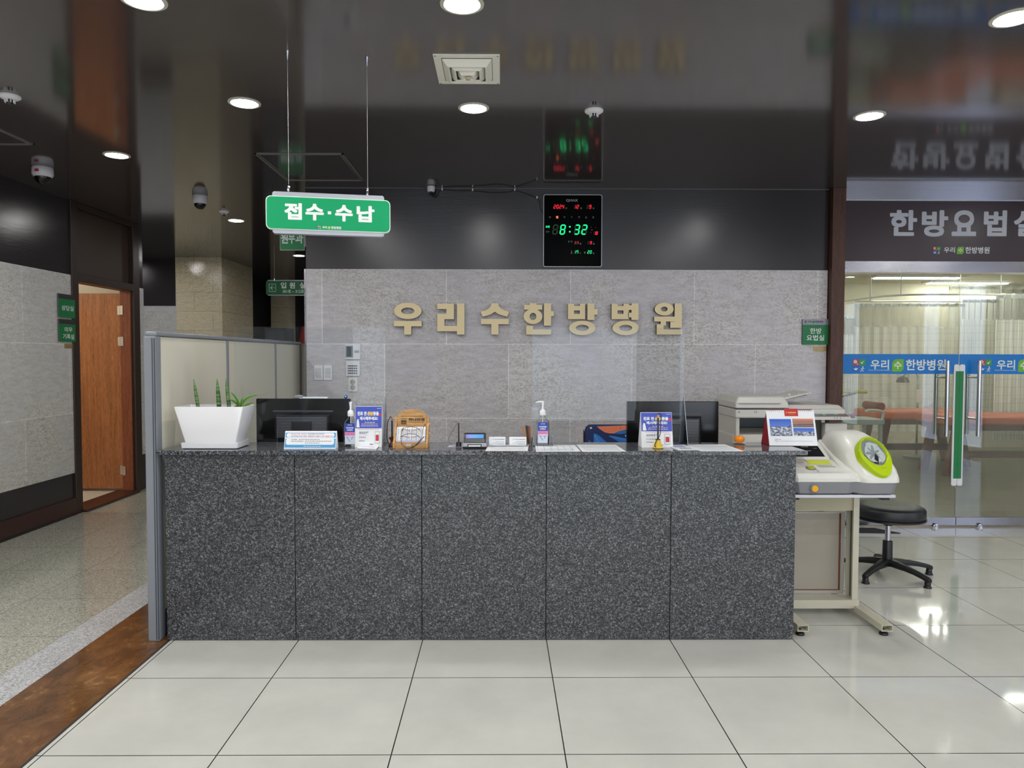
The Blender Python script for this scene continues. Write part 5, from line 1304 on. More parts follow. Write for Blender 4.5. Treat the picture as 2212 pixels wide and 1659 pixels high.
m_ = MB().box(at_y(1760, 900, Y).x, at_y(1779, 900, Y).x, Y + .03, Y + .049, pz(970), pz(908)); loc(m_).build('side_slot', mat('copier_slot', (56, 54, 50), .4), t)
m_ = MB().box(at_y(1780, 900, Y).x, X1 + .005, Y - .02, Y + .05, 0.05, pz(914)); loc(m_).build('right_cover', CR, t, bevel=.006)
m_ = MB().box(at_y(1617, 900, Y).x, at_y(1630, 900, Y).x, Y + .395, Y + .40, pz(922), pz(905)); loc(m_).build('warning_label', mat('copier_label', (92, 100, 104), .5), t)

# ------------------------------------------------------------------ stand and blood pressure monitor
TBX0, TBX1, TY0, TY1 = 1.445, 1.945, 3.52, 3.93
t = thing('machine_stand', 'cream steel stand with runner feet carrying the blood pressure monitor', 'stand', (0, 0, 0))
STC = mat('stand_cream', (204, 200, 180), .4); STI = mat('stand_inner', (96, 98, 82), .5)
t.location = (1.69, 3.76, 0)
def tl(mb): return mb.xf(Matrix.Translation((-1.69, -3.76, 0)))
o = tl(MB().box(TBX0, TBX1, TY0, TY1, .682, .697)).build('table_top', mat('stand_top', (206, 206, 214), .3), t, bevel=.003)
lx = (1.455, 1.871)
for x in lx:
    m_ = MB().box(x, x + .031, 3.79, 3.805, .05, .682).box(x, x + .031, 3.86, 3.87, .05, .682).box(x + .024, x + .031, 3.805, 3.86, .05, .682); tl(m_).build('leg', STC, t, bevel=.001)
    tl(MB().box(x + .018, x + .0239, 3.806, 3.859, .05, .68)).build('leg_channel', STI, t)
    f = MB()
    y0_, y1_, z0_, z1_ = 3.50, 4.05, .024, .056; xx0, xx1 = x + .008, x + .062
    f.box(xx0, xx1, y0_, y1_, z1_ - .003, z1_).box(xx0, xx1, y0_, y1_, z0_, z0_ + .003).box(xx0, xx0 + .003, y0_, y1_, z0_ + .003, z1_ - .003).box(xx1 - .003, xx1, y0_, y1_, z0_ + .003, z1_ - .003).box(xx0 + .003, xx1 - .003, y0_ + .05, y0_ + .055, z0_ + .003, z1_ - .003)
    foot = tl(f).build('runner_foot', STC, t)
    for yy in (3.525, 4.02):
        tl(MB().lathe([(.006, .01), (.006, .03)], (x + .03, yy, 0), 12).lathe([(.02, 0), (.022, .004), (.02, .012), (.006, .016)], (x + .03, yy, 0), 20)).build('leveller', BLACK, foot)
tl(MB().box(lx[0], lx[1] + .034, 3.78, 3.88, .04, .085)).build('shelf_beam', STC, t, bevel=.002)
tl(MB().box(lx[0], lx[1] + .001, 3.80, 3.86, .56, .682)).build('apron', mat('stand_apron', (190, 182, 152), .45), t)
tl(MB().box(TBX0 + .0, TBX0 + .04, 3.56, 3.60, .665, .682).box(TBX1 - .05, TBX1 - .01, 3.56, 3.60, .665, .682)).build('bracket', BLACK, t)
# backing board leaning behind the stand
p = at_y(1820, 1330, 3.84)
t = thing('backing_board', 'tan board in a pale metal frame standing behind the cream stand', 'board', (1.46, 3.895, .085))
bw = at_y(1821.5, 1200, 3.9).x - 1.46; bh = at_y(1820, 1108, 3.9).z - .085
MB().box(0, bw, 0, .012, 0, bh).build('panel', mat('board_tan', (172, 164, 150), .5), t)
MB().box(bw - .02, bw, -.006, .02, -.0, bh + .006).box(0, bw - .02, -.006, .02, 0, .018).box(0, bw - .02, -.003, .02, bh, bh + .006).build('frame', mat('board_frame', (190, 188, 182), .35, .3), t)
MB().box(bw - .028, bw - .0201, -.003, -.0005, .018, bh).box(0, bw - .028, -.003, -.0005, .0185, .022).build('rust_line', mat('rust', (120, 66, 40), .8), t)

t = thing('blood_pressure_monitor', 'white and grey arm-in blood pressure machine with a lime green cuff ring', 'blood pressure monitor', (1.44, 3.50, .697))
BW = mat('bpm_white', (222, 222, 214), .3); BG = mat('bpm_grey', (132, 134, 138), .4); LIME = mat('lime_green', (178, 204, 22), .22)
# grey base footprint (x, y)
fp = [(.0, .03), (.02, .012), (.27, .012), (.30, .03), (.36, .0), (.485, .004), (.515, .03), (.53, .12), (.53, .34), (.50, .40), (.02, .40), (0, .38)]
def off(p, c, k): return (c[0] + (p[0] - c[0]) * k, c[1] + (p[1] - c[1]) * k)
c0 = (.265, .2)
MB().loft([[(*off(p, c0, .93), .004) for p in fp], [(*off(p, c0, .955), .010) for p in fp], [(*p, .062) for p in fp]]).build('base', BG, t, bevel=.003)
MB().box(.02, .25, .03, .36, 0, .008).box(.30, .48, .03, .36, 0, .008).build('foot_pad', BLACK, t)
# control unit
cu = MB()
def cs(x, k): 
    y = [(.014 + k, .062), (.014 + k, .088), (.03 + k, .104), (.20, .150), (.215, .150), (.225, .158), (.36, .222), (.38, .215), (.395, .19), (.395, .062)]
    return [(x, a_, b_) for a_, b_ in y]
cu.loft([cs(.004, .012), cs(.02, .0), cs(.27, .0), cs(.31, .01)]); cu.build('control_unit', BW, t, bevel=.006, seg=3)
def slope(u, v, e):      # point on the lower slope
    y = .03 + (.20 - .03) * v; z = .104 + (.150 - .104) * v; return (.02 + .25 * u, y - .0, z + e)
def quad(mb, fn, u0, u1, v0, v1, e, mi): mb.add([fn(u0, v0, e), fn(u1, v0, e), fn(u1, v1, e), fn(u0, v1, e)], [(0, 1, 2, 3)], mi)
f = MB(); quad(f, slope, .42, .88, .62, .93, .0012, 0); quad(f, slope, .30, .92, .08, .09, .0012, 1); quad(f, slope, .45, .47, .08, .55, .0012, 1); quad(f, slope, .55, .86, .52, .56, .0012, 1); quad(f, slope, .56, .9, .44, .46, .0012, 2); quad(f, slope, .12, .3, .66, .67, .0012, 1); quad(f, slope, .2, .34, .74, .76, .0012, 2)
f.build('key_print', [mat('bpm_yellow', (212, 222, 70), .4), mat('bpm_line', (160, 160, 156), .5), TK], t)
btn = MB().lathe([(.022, 0), (.024, .003), (.019, .005)], n=28, m=0).lathe([(.019, .004), (.017, .008), (.0001, .009)], n=28, m=1)
btn.build('start_button', [GREY, mat('button_olive', (186, 190, 40), .3)], t, loc=slope(.37, .36, -.001), rot=(.264, 0, 0), smooth=True)
def slope2(u, v, e):
    y = .232 + (.35 - .232) * v; z = .1615 + (.2175 - .1615) * v; return (.03 + .225 * u, y, z + e)
f = MB(); quad(f, slope2, .0, .96, -.03, .95, .0015, 0); quad(f, slope2, .05, .8, .87, .90, .0022, 1)
for v in (.66, .36): quad(f, slope2, .55, .72, v, v + .03, .0022, 2)
for v in (.8, .55): quad(f, slope2, .82, .9, v, v + .02, .0022, 2)
f.build('display', [mat('bpm_display', (34, 32, 34), .15), mat('bpm_orange_print', (200, 110, 60), .5), mat('bpm_white_print', (170, 170, 170), .5)], t)
s_ = MB().lathe([(.021, 0), (.022, -.004), (.017, -.006)], n=24, ax='y', m=0).lathe([(.0155, -.006), (.0155, -.010), (.0001, -.011)], n=24, ax='y', m=1)
s_.build('stop_button', [GREY, mat('button_amber', (240, 170, 10), .3)], t, loc=(.098, .012, .034), smooth=True)
# arm housing
def hs(y, x0, x1, zt, r):
    pts = []
    w2 = (x1 - x0) / 2; xc = (x0 + x1) / 2
    for i in range(25):
        q = PI * i / 24; cx_ = math.cos(q); sz = math.sin(q)
        pts.append((xc + w2 * math.copysign(abs(cx_) ** r, cx_), y, .062 + (zt - .062) * (abs(sz) ** r)))
    return pts
secs = [hs(.0, .385, .475, .068, .5), hs(.004, .36, .50, .085, .5), hs(.02, .335, .52, .105, .5), hs(.06, .315, .532, .145, .5), hs(.12, .295, .532, .200, .5), hs(.18, .285, .53, .248, .5), hs(.23, .280, .522, .276, .5), hs(.27, .278, .512, .289, .5), hs(.31, .275, .505, .292, .5), hs(.36, .275, .50, .288, .5), hs(.385, .28, .495, .27, .55), hs(.395, .30, .48, .23, .6)]
MB().loft(secs).build('arm_housing', BW, t, smooth=True, angle=60)
MB().loft([[(x, y, z) for x, y, z in ((.26, .02, .062), (.345, .02, .062), (.345, .38, .062), (.26, .38, .062))], [(x, y, z) for x, y, z in ((.262, .03, .10), (.345, .05, .10), (.345, .38, .24), (.27, .38, .235))]]).build('housing_shoulder', BW, t, bevel=.01)
# ring on the sloping face
RX, RZ = .080, .118
nrm = Vector((.10, -.74, .62)).normalized(); upv = (Vector((0, 0, 1)) - nrm * nrm.z).normalized(); sd = upv.cross(nrm).normalized()
cR = Vector((.425, .083, .172)) + nrm * .014
def rp(u, v, d): return cR + sd * u + upv * v + nrm * d
ring = []
N = 56
def egg(q, kx, kz, dz=0): 
    c_, s__ = math.cos(q), math.sin(q); k = 1 - .16 * min(0, s__) * -1 if s__ < 0 else 1
    return c_ * kx * k, s__ * kz + dz
prof = [(1.02, 1.0, -.05, 0), (1.02, 1.0, .002, 0), (.97, .96, .010, 0), (.88, .80, .013, .012), (.80, .66, .006, .024), (.78, .64, -.008, .024)]
secs = []
for kx, kz, d, dz in prof: secs.append([tuple(rp(*egg(2 * PI * i / N, RX * kx, RZ * kz, dz), d)) for i in range(N)])
MB().loft(secs, cap=False).build('cuff_ring', LIME, t, smooth=True, angle=50)
MB().loft([[tuple(rp(*egg(2 * PI * i / N, RX * k, RZ * k * .82, .024), d)) for i in range(N)] for k, d in ((.80, -.002), (.7, -.010), (.4, -.014))], cap=True).build('cuff_opening', mat('cuff_grey', (128, 136, 138), .5), t, smooth=True)
PB = mat('cuff_bag', (176, 184, 186), .3)
for i, (q0, r0, hh, wv) in enumerate(((.2, .012, .06, .3), (1.4, .018, .07, .5), (2.5, .010, .05, .4), (3.7, .016, .05, .5), (4.9, .012, .045, .4), (5.7, .02, .04, .3))):
    mbb = MB().grid(lambda u, v: tuple(rp((r0 + .036 * v) * math.cos(q0 + (u - .5) * 1.3), (r0 * 1.1 + .042 * v) * math.sin(q0 + (u - .5) * 1.3) + .022, -.012 + .012 * v + .010 * abs(math.sin(5 * u + i)) * (1 - v * .6))), 10, 6)
    mbb.build('cuff_fold', PB, t, smooth=True)
MB().add([tuple(rp(-.022, -.035, .000)), tuple(rp(.005, .02, .004)), tuple(rp(.012, -.005, .005)), tuple(rp(.0, -.042, .001))], [(0, 1, 2, 3)]).build('cuff_strap', BLACK, t)
q_ = MB()
q_.add([tuple(rp(-.006, -.072, .0135)), tuple(rp(.034, -.072, .0125)), tuple(rp(.034, -.071, .0128)), tuple(rp(-.006, -.071, .0138))], [(0, 1, 2, 3)]); q_.build('seam', mat('lime_dark', (130, 150, 30), .4), t)

# ------------------------------------------------------------------ stool
t = thing('round_stool', 'black round stool with chrome gas column and five-arm base', 'stool', (2.44, 4.50, 0))
VIN = mat('black_vinyl', (30, 33, 36), .35)
MB().lathe([(.0001, .440), (.03, .441), (.14, .447), (.185, .445), (.203, .437), (.209, .424), (.209, .385), (.205, .378), (.0001, .378)], n=56).build('seat_cushion', VIN, t, smooth=True)
MB().lathe([(.205, .378), (.213, .376), (.213, .366), (.20, .362), (.06, .356), (.0001, .356)], n=56).build('seat_pan', mat('seat_rim', (22, 24, 30), .25), t, smooth=True)
MB().lathe([(.055, .358), (.045, .345), (.03, .335), (.026, .318), (.0001, .318)], n=24).build('seat_mount', BLACK, t, smooth=True)
MB().cyl((0, 0, .20), .0165, .125, n=24).build('gas_column', CHROME, t, smooth=True)
MB().lathe([(.030, .09), (.028, .218), (.025, .222), (.017, .223)], n=28).build('column_sleeve', BLACK, t, smooth=True)
MB().lathe([(.044, .065), (.044, .085), (.034, .1), (.0, .1)], n=28).build('hub', BLACK, t, smooth=True)
for i, deg in enumerate((-62, 8, 80, 152, 222)):
    q = math.radians(deg - 8 + 3); R = .285; d_ = Vector((math.cos(q), math.sin(q), 0)); sdv = Vector((-d_.y, d_.x, 0))
    secs = []
    for u, zc, wd, hg in ((.02, .088, .030, .020), (.07, .086, .028, .019), (.13, .080, .022, .016), (.19, .071, .018, .014), (.24, .060, .017, .013), (.275, .051, .017, .013), (.293, .045, .014, .011)):
        secs.append([tuple(d_ * u + sdv * (wd * c_[0]) + Vector((0, 0, zc + hg * c_[1]))) for c_ in ((-1, -1), (1, -1), (1, .3), (.6, 1), (-.6, 1), (-1, .3))])
    lg_ = MB().loft(secs).build('base_arm', BLACK, t, bevel=.003)
    MB().lathe([(.0225, 0), (.0235, .004), (.019, .010), (.017, .016), (.019, .022), (.0165, .026), (.0165, .05)], tuple(d_ * .275), 20).build('glide', BLACK, lg_, smooth=True)
# ------------------------------------------------------------------ post and glass front
struct(MB().box(2.618, 2.722, WY - .06, WY + .2, 0, CEIL), 'trim_2', BROWN, bevel=.002)
struct(MB().box(2.722, 2.734, WY - .03, WY + .06, 0, 2.70), 'trim_3', STEEL)
FX0, FXM, FX1 = 2.734, at_y(2072, 900, WY).x, 4.66
zz = lambda py: at_y(2000, py, WY).z
Z_T1, Z_T0 = zz(433) , zz(565)
Z_D1 = zz(588.5); Z_R = zz(1118)
struct(MB().box(FX0, 6.8, WY + .01, WY + .16, Z_T1, CEIL).box(FX0, 6.8, WY - .01, WY + .16, Z_D1, Z_T0), 'trim_4', STEEL)
struct(MB().box(FX0, 6.8, WY - .012, WY + .01, Z_T1 - .006, Z_T1 + .004), 'trim_5', mat('pale_steel', (200, 204, 206), .3, .6))
struct(MB().box(FX0, 6.8, WY + .02, WY + .14, Z_T0, Z_T1), 'wall_fascia', mat('fascia_back', (60, 46, 48), .5))
t = thing('fascia_sign', 'wide dark brown fascia sign with big white lettering over the glass doors', 'sign', (FX0, WY, Z_T0))
FW = FX1 - FX0; FH = Z_T1 - Z_T0
MB().box(0, FW + .3, -.006, .018, .0005, FH - .008).build('sign_panel', mat('fascia_brown', (54, 38, 42), .3), t)
mb = MB()
def fpx(px): return at_y(px, 480, WY - .006).x - FX0
def fpz(py): return at_y(2060, py, WY - .006).z - Z_T0
for s_, a_, b_ in (('한', 1922, 1981), ('방', 1991, 2048), ('요', 2056, 2109), ('법', 2125, 2175), ('실', 2190, 2244)):
    mb.text(s_, fpx(a_), fpx(b_), fpz(511.5 if s_ == '방' else 510), fpz(454), -.0068, off=.036)
mb.build('lettering', mat('fascia_letter', (206, 208, 218), .5), t)
mb = MB(); logo(mb, fpx(2017), fpx(2139), fpz(549), fpz(533), -.0068, off=.02); mb.build('logo', ICON, t)
# swing doors
FILM = sheer('door_film', (196, 194, 170), .16)
m = FILM; g_ = nn(m, 'ShaderNodeNewGeometry'); mp = nn(m, 'ShaderNodeMapping'); mp.inputs['Rotation'].default_value = (PI/2, 0, 0); lk(m, g_.outputs['Position'], mp.inputs[0])
ck = nn(m, 'ShaderNodeTexVoronoi', distance='MANHATTAN'); ck.inputs['Scale'].default_value = 3.2; ck.inputs['Randomness'].default_value = .35; lk(m, mp.outputs[0], ck.inputs['Vector'])
sc_ = nn(m, 'ShaderNodeSeparateColor'); lk(m, ck.outputs['Color'], sc_.inputs[0]); mr = nn(m, 'ShaderNodeMapRange'); lk(m, sc_.outputs[0], mr.inputs[0]); mr.inputs[3].default_value = .02; mr.inputs[4].default_value = .10
lk(m, mr.outputs[0], [n_ for n_ in m.node_tree.nodes if n_.bl_idname == 'ShaderNodeMixShader'][0].inputs[0])
BAND = mat('band_blue', (0, 124, 208), .4)
def door(nm, x0, x1, logo_px, handle_px, lock_px, flip):
    d = bpy.data.objects.new(nm, None); C.objects.link(d); d['kind'] = 'structure'
    MB().box(x0 + .002, x1 - .002, WY + .02, WY + .03, Z_R - .01, Z_D1 - .004).build('glass_pane', GLASS, d)
    r_ = MB().box(x0 + .002, x1 - .002, WY + .008, WY + .042, .012, Z_R).build('bottom_rail', STEEL, d, bevel=.002)
    q = at_y(lock_px, 1137, WY)
    MB().lathe([(.028, 0), (.028, -.012), (.022, -.02), (.012, -.021), (.010, -.026), (.0001, -.026)], (q.x, WY + .008, q.z), 28, 'y').build('floor_lock', CHROME, r_, smooth=True)
    zb0, zb1 = zz(808), zz(765)
    MB().box(x0 + .003, x1 - .003, WY + .0185, WY + .0195, zb0, zb1).build('blue_band', BAND, d)
    lg = MB(); A_ = at_y(logo_px[0], 800, WY + .0175).x; B_ = at_y(logo_px[1], 800, WY + .0175).x
    logo(lg, A_, B_, zz(803), zz(776), WY + .0175, off=.02); k = (B_ - A_) / 201
    if flip: lg.v = lg.v
    lg.text('Woori-su Oriental Hospital', A_ + k * 34, A_ + k * 80, zz(801.5), zz(798.5), WY + .017, m=3, off=.01)
    lg.build('logo', [ICON[0], ICON[1], ICON[2], LETW, ICON[4]], d)
    MB().box(x0 + .003, x1 - .003, WY + .0185, WY + .0192, Z_R, zb0).build('patterned_film', FILM, d)
    for yy in (WY - .05, WY + .10):
        hx = at_y(handle_px, 800, WY - .05).x
        h_ = MB().cyl((hx, yy, zz(941)), .0155, zz(779) - zz(941), n=20).build('handle', CHROME, d, smooth=True)
        for zc in (zz(815), zz(904)): MB().cyl((hx, min(yy, WY + .025), zc), .008, abs(yy - WY - .025), 'y', 12).build('handle_mount', CHROME, h_, smooth=True)
    return d
door('door_2', FX0, FXM, (1842, 2043), 2047, 2020, False)
door('door_3', FXM, FX1, (2115, 2314), 2116, 2116, False)
struct(MB().box(FX1 + .03, 6.8, WY + .02, WY + .03, .05, Z_D1), 'window_7', GLASS)
struct(MB().box(FX1 + .03, 6.8, WY - .0, WY + .06, 0, .05).box(FX1, FX1 + .03, WY - .01, WY + .06, 0, Z_D1), 'trim_6', STEEL)
for (x0, x1, side) in ((FXM - .045, FXM - .001, 'left of the door joint'), (FXM + .001, FXM + .045, 'right of the door joint')):
    t = thing('finger_guard', 'green and white finger guard at the glass door gap, ' + side, 'finger guard', ((x0 + x1) / 2, WY, zz(1050)))
    hh = zz(787) - zz(1050); w2 = (x1 - x0) / 2
    MB().prism(rrect(-w2, w2, 0, hh, .014), .008, .019).build('casing', WHITE, t, bevel=.003)
    s0 = -w2 + (.013 if x1 < FXM else .0); s1 = w2 - (.0 if x1 < FXM else .013)
    MB().box(s0, s1, .0065, .0085, .06, hh - .055).build('green_strip', mat('guard_green', (16, 130, 66), .4), t)

# ------------------------------------------------------------------ treatment room
RC = 2.50; RY1 = 11.0
RWALL = mat('treatment_wall', (204, 197, 178), .7)
RFL = wood('treatment_floor', (116, 112, 92), (98, 94, 76), 'X', .35, 3)
m = RFL; vec, pos = coords(m, (0, 20), (1, 20)); b = brick(m, vec, .9, .3, .002, .5, (255, 255, 255), (226, 226, 226), (150, 150, 150)); old = bs(m).inputs['Base Color'].links[0].from_socket
lk(m, mixc(m, 1.0, old, b.outputs[0], 'MULTIPLY'), bs(m).inputs['Base Color'])
struct(MB().box(2.62, 8.4, WY + .03, RY1, -.1, 0.0), 'floor', RFL)
struct(MB().box(2.62, 8.4, WY + .2, RY1, RC, RC + .1), 'ceiling', mat('treatment_ceiling', (206, 200, 176), .7))
struct(MB().box(2.5, 8.5, RY1, RY1 + .1, 0, RC).box(2.52, 2.62, WY + .2, RY1, 0, RC).box(8.4, 8.5, WY + .2, RY1, 0, RC), 'wall_treatment_room', RWALL)
TUBE = mat('tube_light', (255, 250, 244), .5, emit=34)
p = at_z(1980, 596, RC)
for y in (7.2, 8.9):  # unseen tubes added to brighten the treatment room
    t = thing('tube_light', 'added fill tube light in the treatment room, kept out of sight by the brown post', 'ceiling light', (2.92, y, RC), PI/2, 'treatment room tube lights')
    MB().box(-.62, .62, -.12, .12, -.03, 0).build('housing', WHITE, t, bevel=.004)
    MB().box(-.58, .58, -.05, .05, -.042, -.03).build('diffuser', TUBE, t, bevel=.008)
for x, y, lab in ((p.x, p.y, 'long ceiling tube light seen through the glass beside the door joint'), (6.3, 8.0, 'long ceiling tube light at the right edge behind the glass'), (7.6, 6.9, 'added fill tube light out of view just inside the glass doors'), (6.9, 10.7, 'long ceiling tube light at the back of the treatment room')):  # the one just inside the doors is an unseen added fill
    t = thing('tube_light', lab, 'ceiling light', (x, y, RC), 0, 'treatment room tube lights')
    MB().box(-.62, .62, -.12, .12, -.03, 0).build('housing', WHITE, t, bevel=.004)
    MB().box(-.58, .58, -.05, .05, -.042, -.03).build('diffuser', TUBE, t, bevel=.008)
# curtains
def cloth_pinstripe(mm_, mix, df):
    g_ = nn(mm_, 'ShaderNodeTexCoord'); s_ = nn(mm_, 'ShaderNodeSeparateXYZ'); lk(mm_, g_.outputs['Object'], s_.inputs[0])
    def lines_(sock, freq, w_):
        a_ = nn(mm_, 'ShaderNodeMath', operation='MULTIPLY'); lk(mm_, sock, a_.inputs[0]); a_.inputs[1].default_value = freq
        f_ = nn(mm_, 'ShaderNodeMath', operation='FRACT'); lk(mm_, a_.outputs[0], f_.inputs[0])
        l__ = nn(mm_, 'ShaderNodeMath', operation='LESS_THAN'); lk(mm_, f_.outputs[0], l__.inputs[0]); l__.inputs[1].default_value = w_; return l__.outputs[0]
    mx_ = nn(mm_, 'ShaderNodeMath', operation='MAXIMUM'); lk(mm_, lines_(s_.outputs[0], 56, .2), mx_.inputs[0]); lk(mm_, lines_(s_.outputs[2], 10, .06), mx_.inputs[1])
    lk(mm_, mixc(mm_, mx_.outputs[0], lin((246, 246, 240)), lin((216, 216, 208))), df.inputs[0])
def weave(mm_, mix, df):
    cloth_pinstripe(mm_, mix, df)
    tl_ = nn(mm_, 'ShaderNodeBsdfTranslucent'); a2 = nn(mm_, 'ShaderNodeMixShader'); a2.inputs[0].default_value = .4
    lk(mm_, df.inputs[0].links[0].from_socket, tl_.inputs[0]); lk(mm_, df.outputs[0], a2.inputs[1]); lk(mm_, tl_.outputs[0], a2.inputs[2]); lk(mm_, a2.outputs[0], mix.inputs[2])
CURT = sheer('curtain_cloth', (232, 232, 222), .95, vecfn=weave)
MESH = sheer('curtain_mesh', (158, 158, 146), .55)
def curtain(x0, x1, y, ztop, zmesh, zbot, label, waves=9, amp=.035, dy=0, group='treatment room curtains'):
    t = thing('privacy_curtain', label, 'curtain', (x0, y, 0), 0, group); W_ = x1 - x0
    def fn(za, zb, a_): return lambda u, v: (W_ * u, amp * a_ * math.sin(u * waves * 2 * PI) + dy * u, za + (zb - za) * v + .006 * math.sin(u * waves * 2 * PI + 1))
    k = waves * 10
    MB().grid(fn(zmesh, ztop - .04, 1), k, 3).build('mesh_top', MESH, t, smooth=True)
    MB().grid(fn(ztop - .045, ztop, 1), k, 1).build('heading', LETW, t, smooth=True)
    MB().grid(fn(zbot, zmesh, 1), k, 6).build('cloth', CURT, t, smooth=True)
    return t
def pz2(px, py, y): return at_y(px, py, y)
def cur(px0, px1, ytop, ymesh, y, label, zbot=.35, **k):
    a_, b__ = at_y(px0, ytop, y), at_y(px1, ymesh, y); curtain(a_.x, b__.x, y, a_.z, b__.z, zbot, label, **k)
cur(1846, 2084, 655, 706, 9.95, 'pinstriped curtain with mesh top behind the left glass door', waves=12, amp=.02)
cur(1790, 1850, 682, 722, 10.6, 'narrow curtain beside the brown post behind the left glass door', waves=6)
cur(2080, 2158, 646, 690, 9.72, 'curtain with short mesh top just right of the door joint', waves=6)
cur(2153, 2330, 636, 690, 8.96, 'curtain at the right edge behind the glass', waves=10, dy=.1)
cur(2050, 2330, 618, 634, 10.45, 'curtain hanging farthest back at the upper right behind the glass', waves=12)
RM = mat('rail_white', (226, 226, 220), .3)
def rail(pts, hang, label):
    t = thing('curtain_rail', label, 'curtain rail', (0, 0, 0), 0, 'white curtain rails'); P0 = Vector(pts[0]); t.location = P0
    MB().tube([Vector(p_) - P0 for p_ in spline(pts, 8)], .011, 8).build('track', RM, t, smooth=True)
    for (x, y, z) in hang:
        MB().cyl((x - P0.x, y - P0.y, z - P0.z), .007, RC - z, n=10).lathe([(.008, RC - P0.z - .02), (.03, RC - P0.z)], (x - P0.x, y - P0.y, 0), 14).build('hanger', RM, t, smooth=True)
q = [at_y(1848, 651, 9.95), at_y(1960, 651, 9.95), at_y(2085, 652, 9.95)]
rail(q, [tuple(at_y(1880, 651, 9.95))], 'straight white curtain rail over the left pinstriped curtain')
zr = 2.12
R1 = [(4.55, 10.4, zr), (4.62, 9.2, zr), (4.75, 8.75, zr), (5.1, 8.6, zr), (6.0, 8.6, zr)]
rail(R1, [(at_y(1945, 600, 8.62).x, 8.6, zr), (at_y(2160, 600, 8.62).x, 8.6, zr)], 'curved white curtain rail hung from the ceiling by thin rods')
# treatment beds
VINY = mat('orange_vinyl', (190, 92, 56), .4); BEDW = wood('bed_wood', (116, 64, 42), (92, 50, 34), 'Z', .4)
def bed(x0, x1, y0, y1, zt, label):
    t = thing('treatment_bed', label, 'bed', (x0, y0, 0), 0, 'treatment beds'); W_, D_ = x1 - x0, y1 - y0
    MB().box(0, W_, 0, D_, zt - .11, zt).build('mattress', VINY, t, bevel=.03, seg=3)
    MB().box(.06, W_ - .06, .05, D_ - .05, zt - .17, zt - .11).build('bed_frame', BEDW, t)
    for x in (.12, W_ - .2):
        for y in (.06, D_ - .14):
            s = -1 if x < W_ / 2 else 1
            MB().prism([(x, zt - .17), (x + .09, zt - .17), (x + .09 + s * .10, 0), (x + s * .10, 0)], y, y + .07).build('leg', BEDW, t, bevel=.004)
    MB().box(.15, W_ - .15, D_ / 2 - .03, D_ / 2 + .03, .18, .26).build('stretcher', BEDW, t)
    return t
bed(4.70, 5.95, 8.98, 9.60, .70, 'orange vinyl treatment bed farther back behind the left glass door')
bed(5.12, 7.1, 8.22, 8.90, .70, 'orange vinyl treatment bed nearer the glass, behind the right door')
t = thing('pillow', 'brown bolster pillow on the farther orange treatment bed', 'pillow', (4.82, 9.1, .70))
MB().tube([(0, 0, .05), (0, .4, .05)], .05, 14).build('pillow', mat('bolster', (120, 52, 40), .5), t, smooth=True)
# instrument cart
p = at_y(1815, 905, 7.9)
t = thing('instrument_cart', 'grey rolling instrument cart with rounded handles behind the left glass door', 'cart', (p.x - .06, 7.9, 0))
CG = mat('cart_grey', (158, 166, 160), .4); cw = at_y(1912, 905, 7.9).x - p.x + .06; ct = at_y(1860, 906, 7.9).z
for z in (ct, .42, .12): MB().box(0, cw, 0, .42, z - .06, z).build('shelf', CG, t, bevel=.01)
for x in (.015, cw - .05):
    for y in (.01, .37): MB().box(x, x + .035, y, y + .04, .05, ct).build('post', CG, t, bevel=.008)
MB().tube(spline([(cw - .02, .02, ct), (cw - .01, .02, ct + .07), (cw - .06, .02, ct + .095), (cw - .16, .03, ct + .1), (cw - .2, .03, ct + .08)], 5), .014, 10).tube(spline([(.1, .02, ct + .09), (.02, .02, ct + .1), (-.01, .02, ct + .06)], 5), .014, 10).build('handle', mat('cart_handle', (190, 200, 192), .4), t, smooth=True)
for x in (.03, cw - .03):
    for y in (.04, .38): MB().cyl((x - .012, y, .025), .025, .024, 'x', 16).build('caster', BLACK, t)
for i, (dx, w_, h_, col, nm, lab) in enumerate(((.03, .07, .05, (130, 134, 160), 'plastic_box', 'bluish plastic box at the left on the instrument cart'), (.12, .06, .06, (90, 92, 112), 'plastic_box', 'dark plastic box in the middle of the instrument cart'), (.22, .08, .04, (150, 60, 56), 'plastic_box', 'red-brown plastic box at the right on the instrument cart'))):
    t2 = thing(nm, lab, 'box', (p.x - .06 + dx, 8.06, ct + .002), 0, 'boxes on the instrument cart')
    MB().box(0, w_, 0, .1, 0, h_ - .008).build('body', mat('cartbox_%d' % i, col, .5), t2, bevel=.004); MB().box(-.002, w_ + .002, -.002, .102, h_ - .008, h_).build('lid', mat('cartlid_%d' % i, tuple(min(255, c_ + 30) for c_ in col), .5), t2)
t2 = thing('folded_towel', 'light blue folded towel on the instrument cart beside the brown post', 'towel', (p.x - .03, 8.18, ct + .003)); MB().box(0, .16, 0, .12, 0, .1).build('towel', mat('towel_blue', (150, 190, 214), .9), t2, bevel=.02, seg=3)
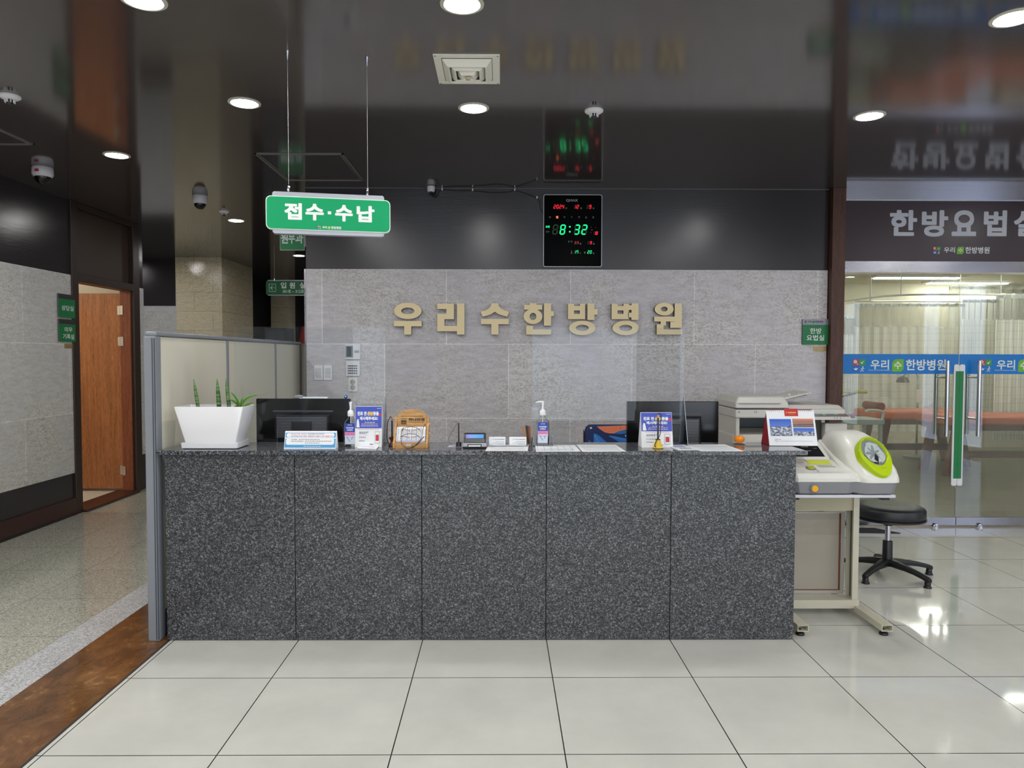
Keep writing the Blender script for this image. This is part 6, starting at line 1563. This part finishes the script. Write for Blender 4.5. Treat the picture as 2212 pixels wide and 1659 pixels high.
# heat lamps
def heat_lamp(px, py, Y, base_x, label, col, r=.07):
    h = at_y(px, py, Y); t = thing('heat_lamp', label, 'lamp', (base_x, Y, 0), 0, 'heat lamps'); dx = h.x - base_x
    MB().lathe([(.16, 0), (.16, .03), (.03, .05), (.02, .06)], n=24).build('base', CG, t, smooth=True)
    MB().cyl((0, 0, .05), .014, h.z - .1).build('pole', CHROME, t)
    MB().tube(spline([(0, 0, h.z - .06), (-.01, 0, h.z + .06), (dx * .4, 0, h.z + .14), (dx, 0, h.z + .06)], 6), .008, 8).build('gooseneck', CHROME, t, smooth=True)
    MB().lathe([(.02, .06), (r * .7, .04), (r, -.02), (r * .96, -.025), (r * .6, .02), (.0001, .025)], (dx, 0, h.z), 28).build('lamp_head', col, t, smooth=True)
    MB().box(-.04, .04, -.04, -.015, h.z - .3, h.z - .12).build('control_box', OFFW, t, bevel=.004)
heat_lamp(1950, 822, 9.77, at_y(1982, 860, 9.77).x, 'white gooseneck heat lamp standing before the pinstriped curtain', mat('lamp_grey', (90, 90, 88), .3), .085)
p = at_y(1812, 858, 8.6); q = at_y(1860, 846, 8.6)
t = thing('arm_lamp', 'angled metal arm with two olive discs beside the brown post behind the glass', 'lamp', (q.x - .2, 8.6, 0))
ox = q.x - .2
MB().cyl((0, 0, 0), .014, p.z).lathe([(.15, 0), (.15, .025), (.02, .04)], n=24).build('stand', CHROME, t)
MB().tube([(p.x - ox - .1, 0, p.z - .03), (q.x - ox, 0, q.z)], .012, 8).build('arm', CHROME, t)
OL = mat('lamp_olive', (170, 166, 96), .4)
for dx, dz in ((q.x - ox, q.z), (p.x - ox + .07, q.z)): MB().lathe([(.0001, .02), (.06, .018), (.075, -.0), (.07, -.02), (.0001, -.02)], (dx, 0, dz), 24, sy=1).build('disc', OL, t, smooth=True)

# ------------------------------------------------------------------ things beyond the partition
Y = 12.0
a, b_ = at_y(645, 742, Y), at_y(664, 705, Y)
t = thing('lamp_shade_stand', 'red tapered shade on a cream pedestal, far down the corridor', 'lamp', ((a.x + b_.x) / 2 + .02, Y, 0))
hgt = b_.z - a.z; r1 = (b_.x - a.x) / 2 + .02
MB().lathe([(r1, a.z), (r1 * .45, b_.z)], n=28).build('lamp_shade', mat('shade_red', (186, 22, 40), .6), t, smooth=True)
MB().lathe([(.13, 0), (.13, .03), (.05, .05), (.05, a.z)], n=20).build('pedestal', mat('pedestal_cream', (200, 192, 176), .6), t)
a, b_ = at_y(572, 752, 11.6), at_y(618, 708, 11.6)
t = thing('filing_cabinet', 'blue-grey cabinet behind the far end of the partition', 'cabinet', (a.x, 11.6, 0))
MB().box(0, b_.x - a.x, 0, .45, 0, b_.z).build('body', mat('cabinet_bluegrey', (84, 88, 98), .4), t, bevel=.005)
for k in range(2):
    dr = MB().box(.02 + (b_.x - a.x - .02) * k / 2, (b_.x - a.x - .02) * (k + 1) / 2, -.012, 0, .1, b_.z - .04).build('door', mat('cabinet_door', (96, 100, 112), .4), t)
    MB().box((b_.x - a.x) / 2 + (.02 if k else -.04), (b_.x - a.x) / 2 + (.035 if k else -.025), -.025, -.0121, .8, .95).build('handle', CHROME, dr)
# dark floor mat by the glass doors
t = thing('door_mat', 'dark mat lying under the stool before the glass doors', 'mat', (2.9, 5.62, 0))
MB().prism([(-.12, -.02), (.22, -.05), (.1, .12), (-.1, .13)], 0, .006, 'z').build('mat', mat('mat_dark', (44, 44, 46), .9), t)
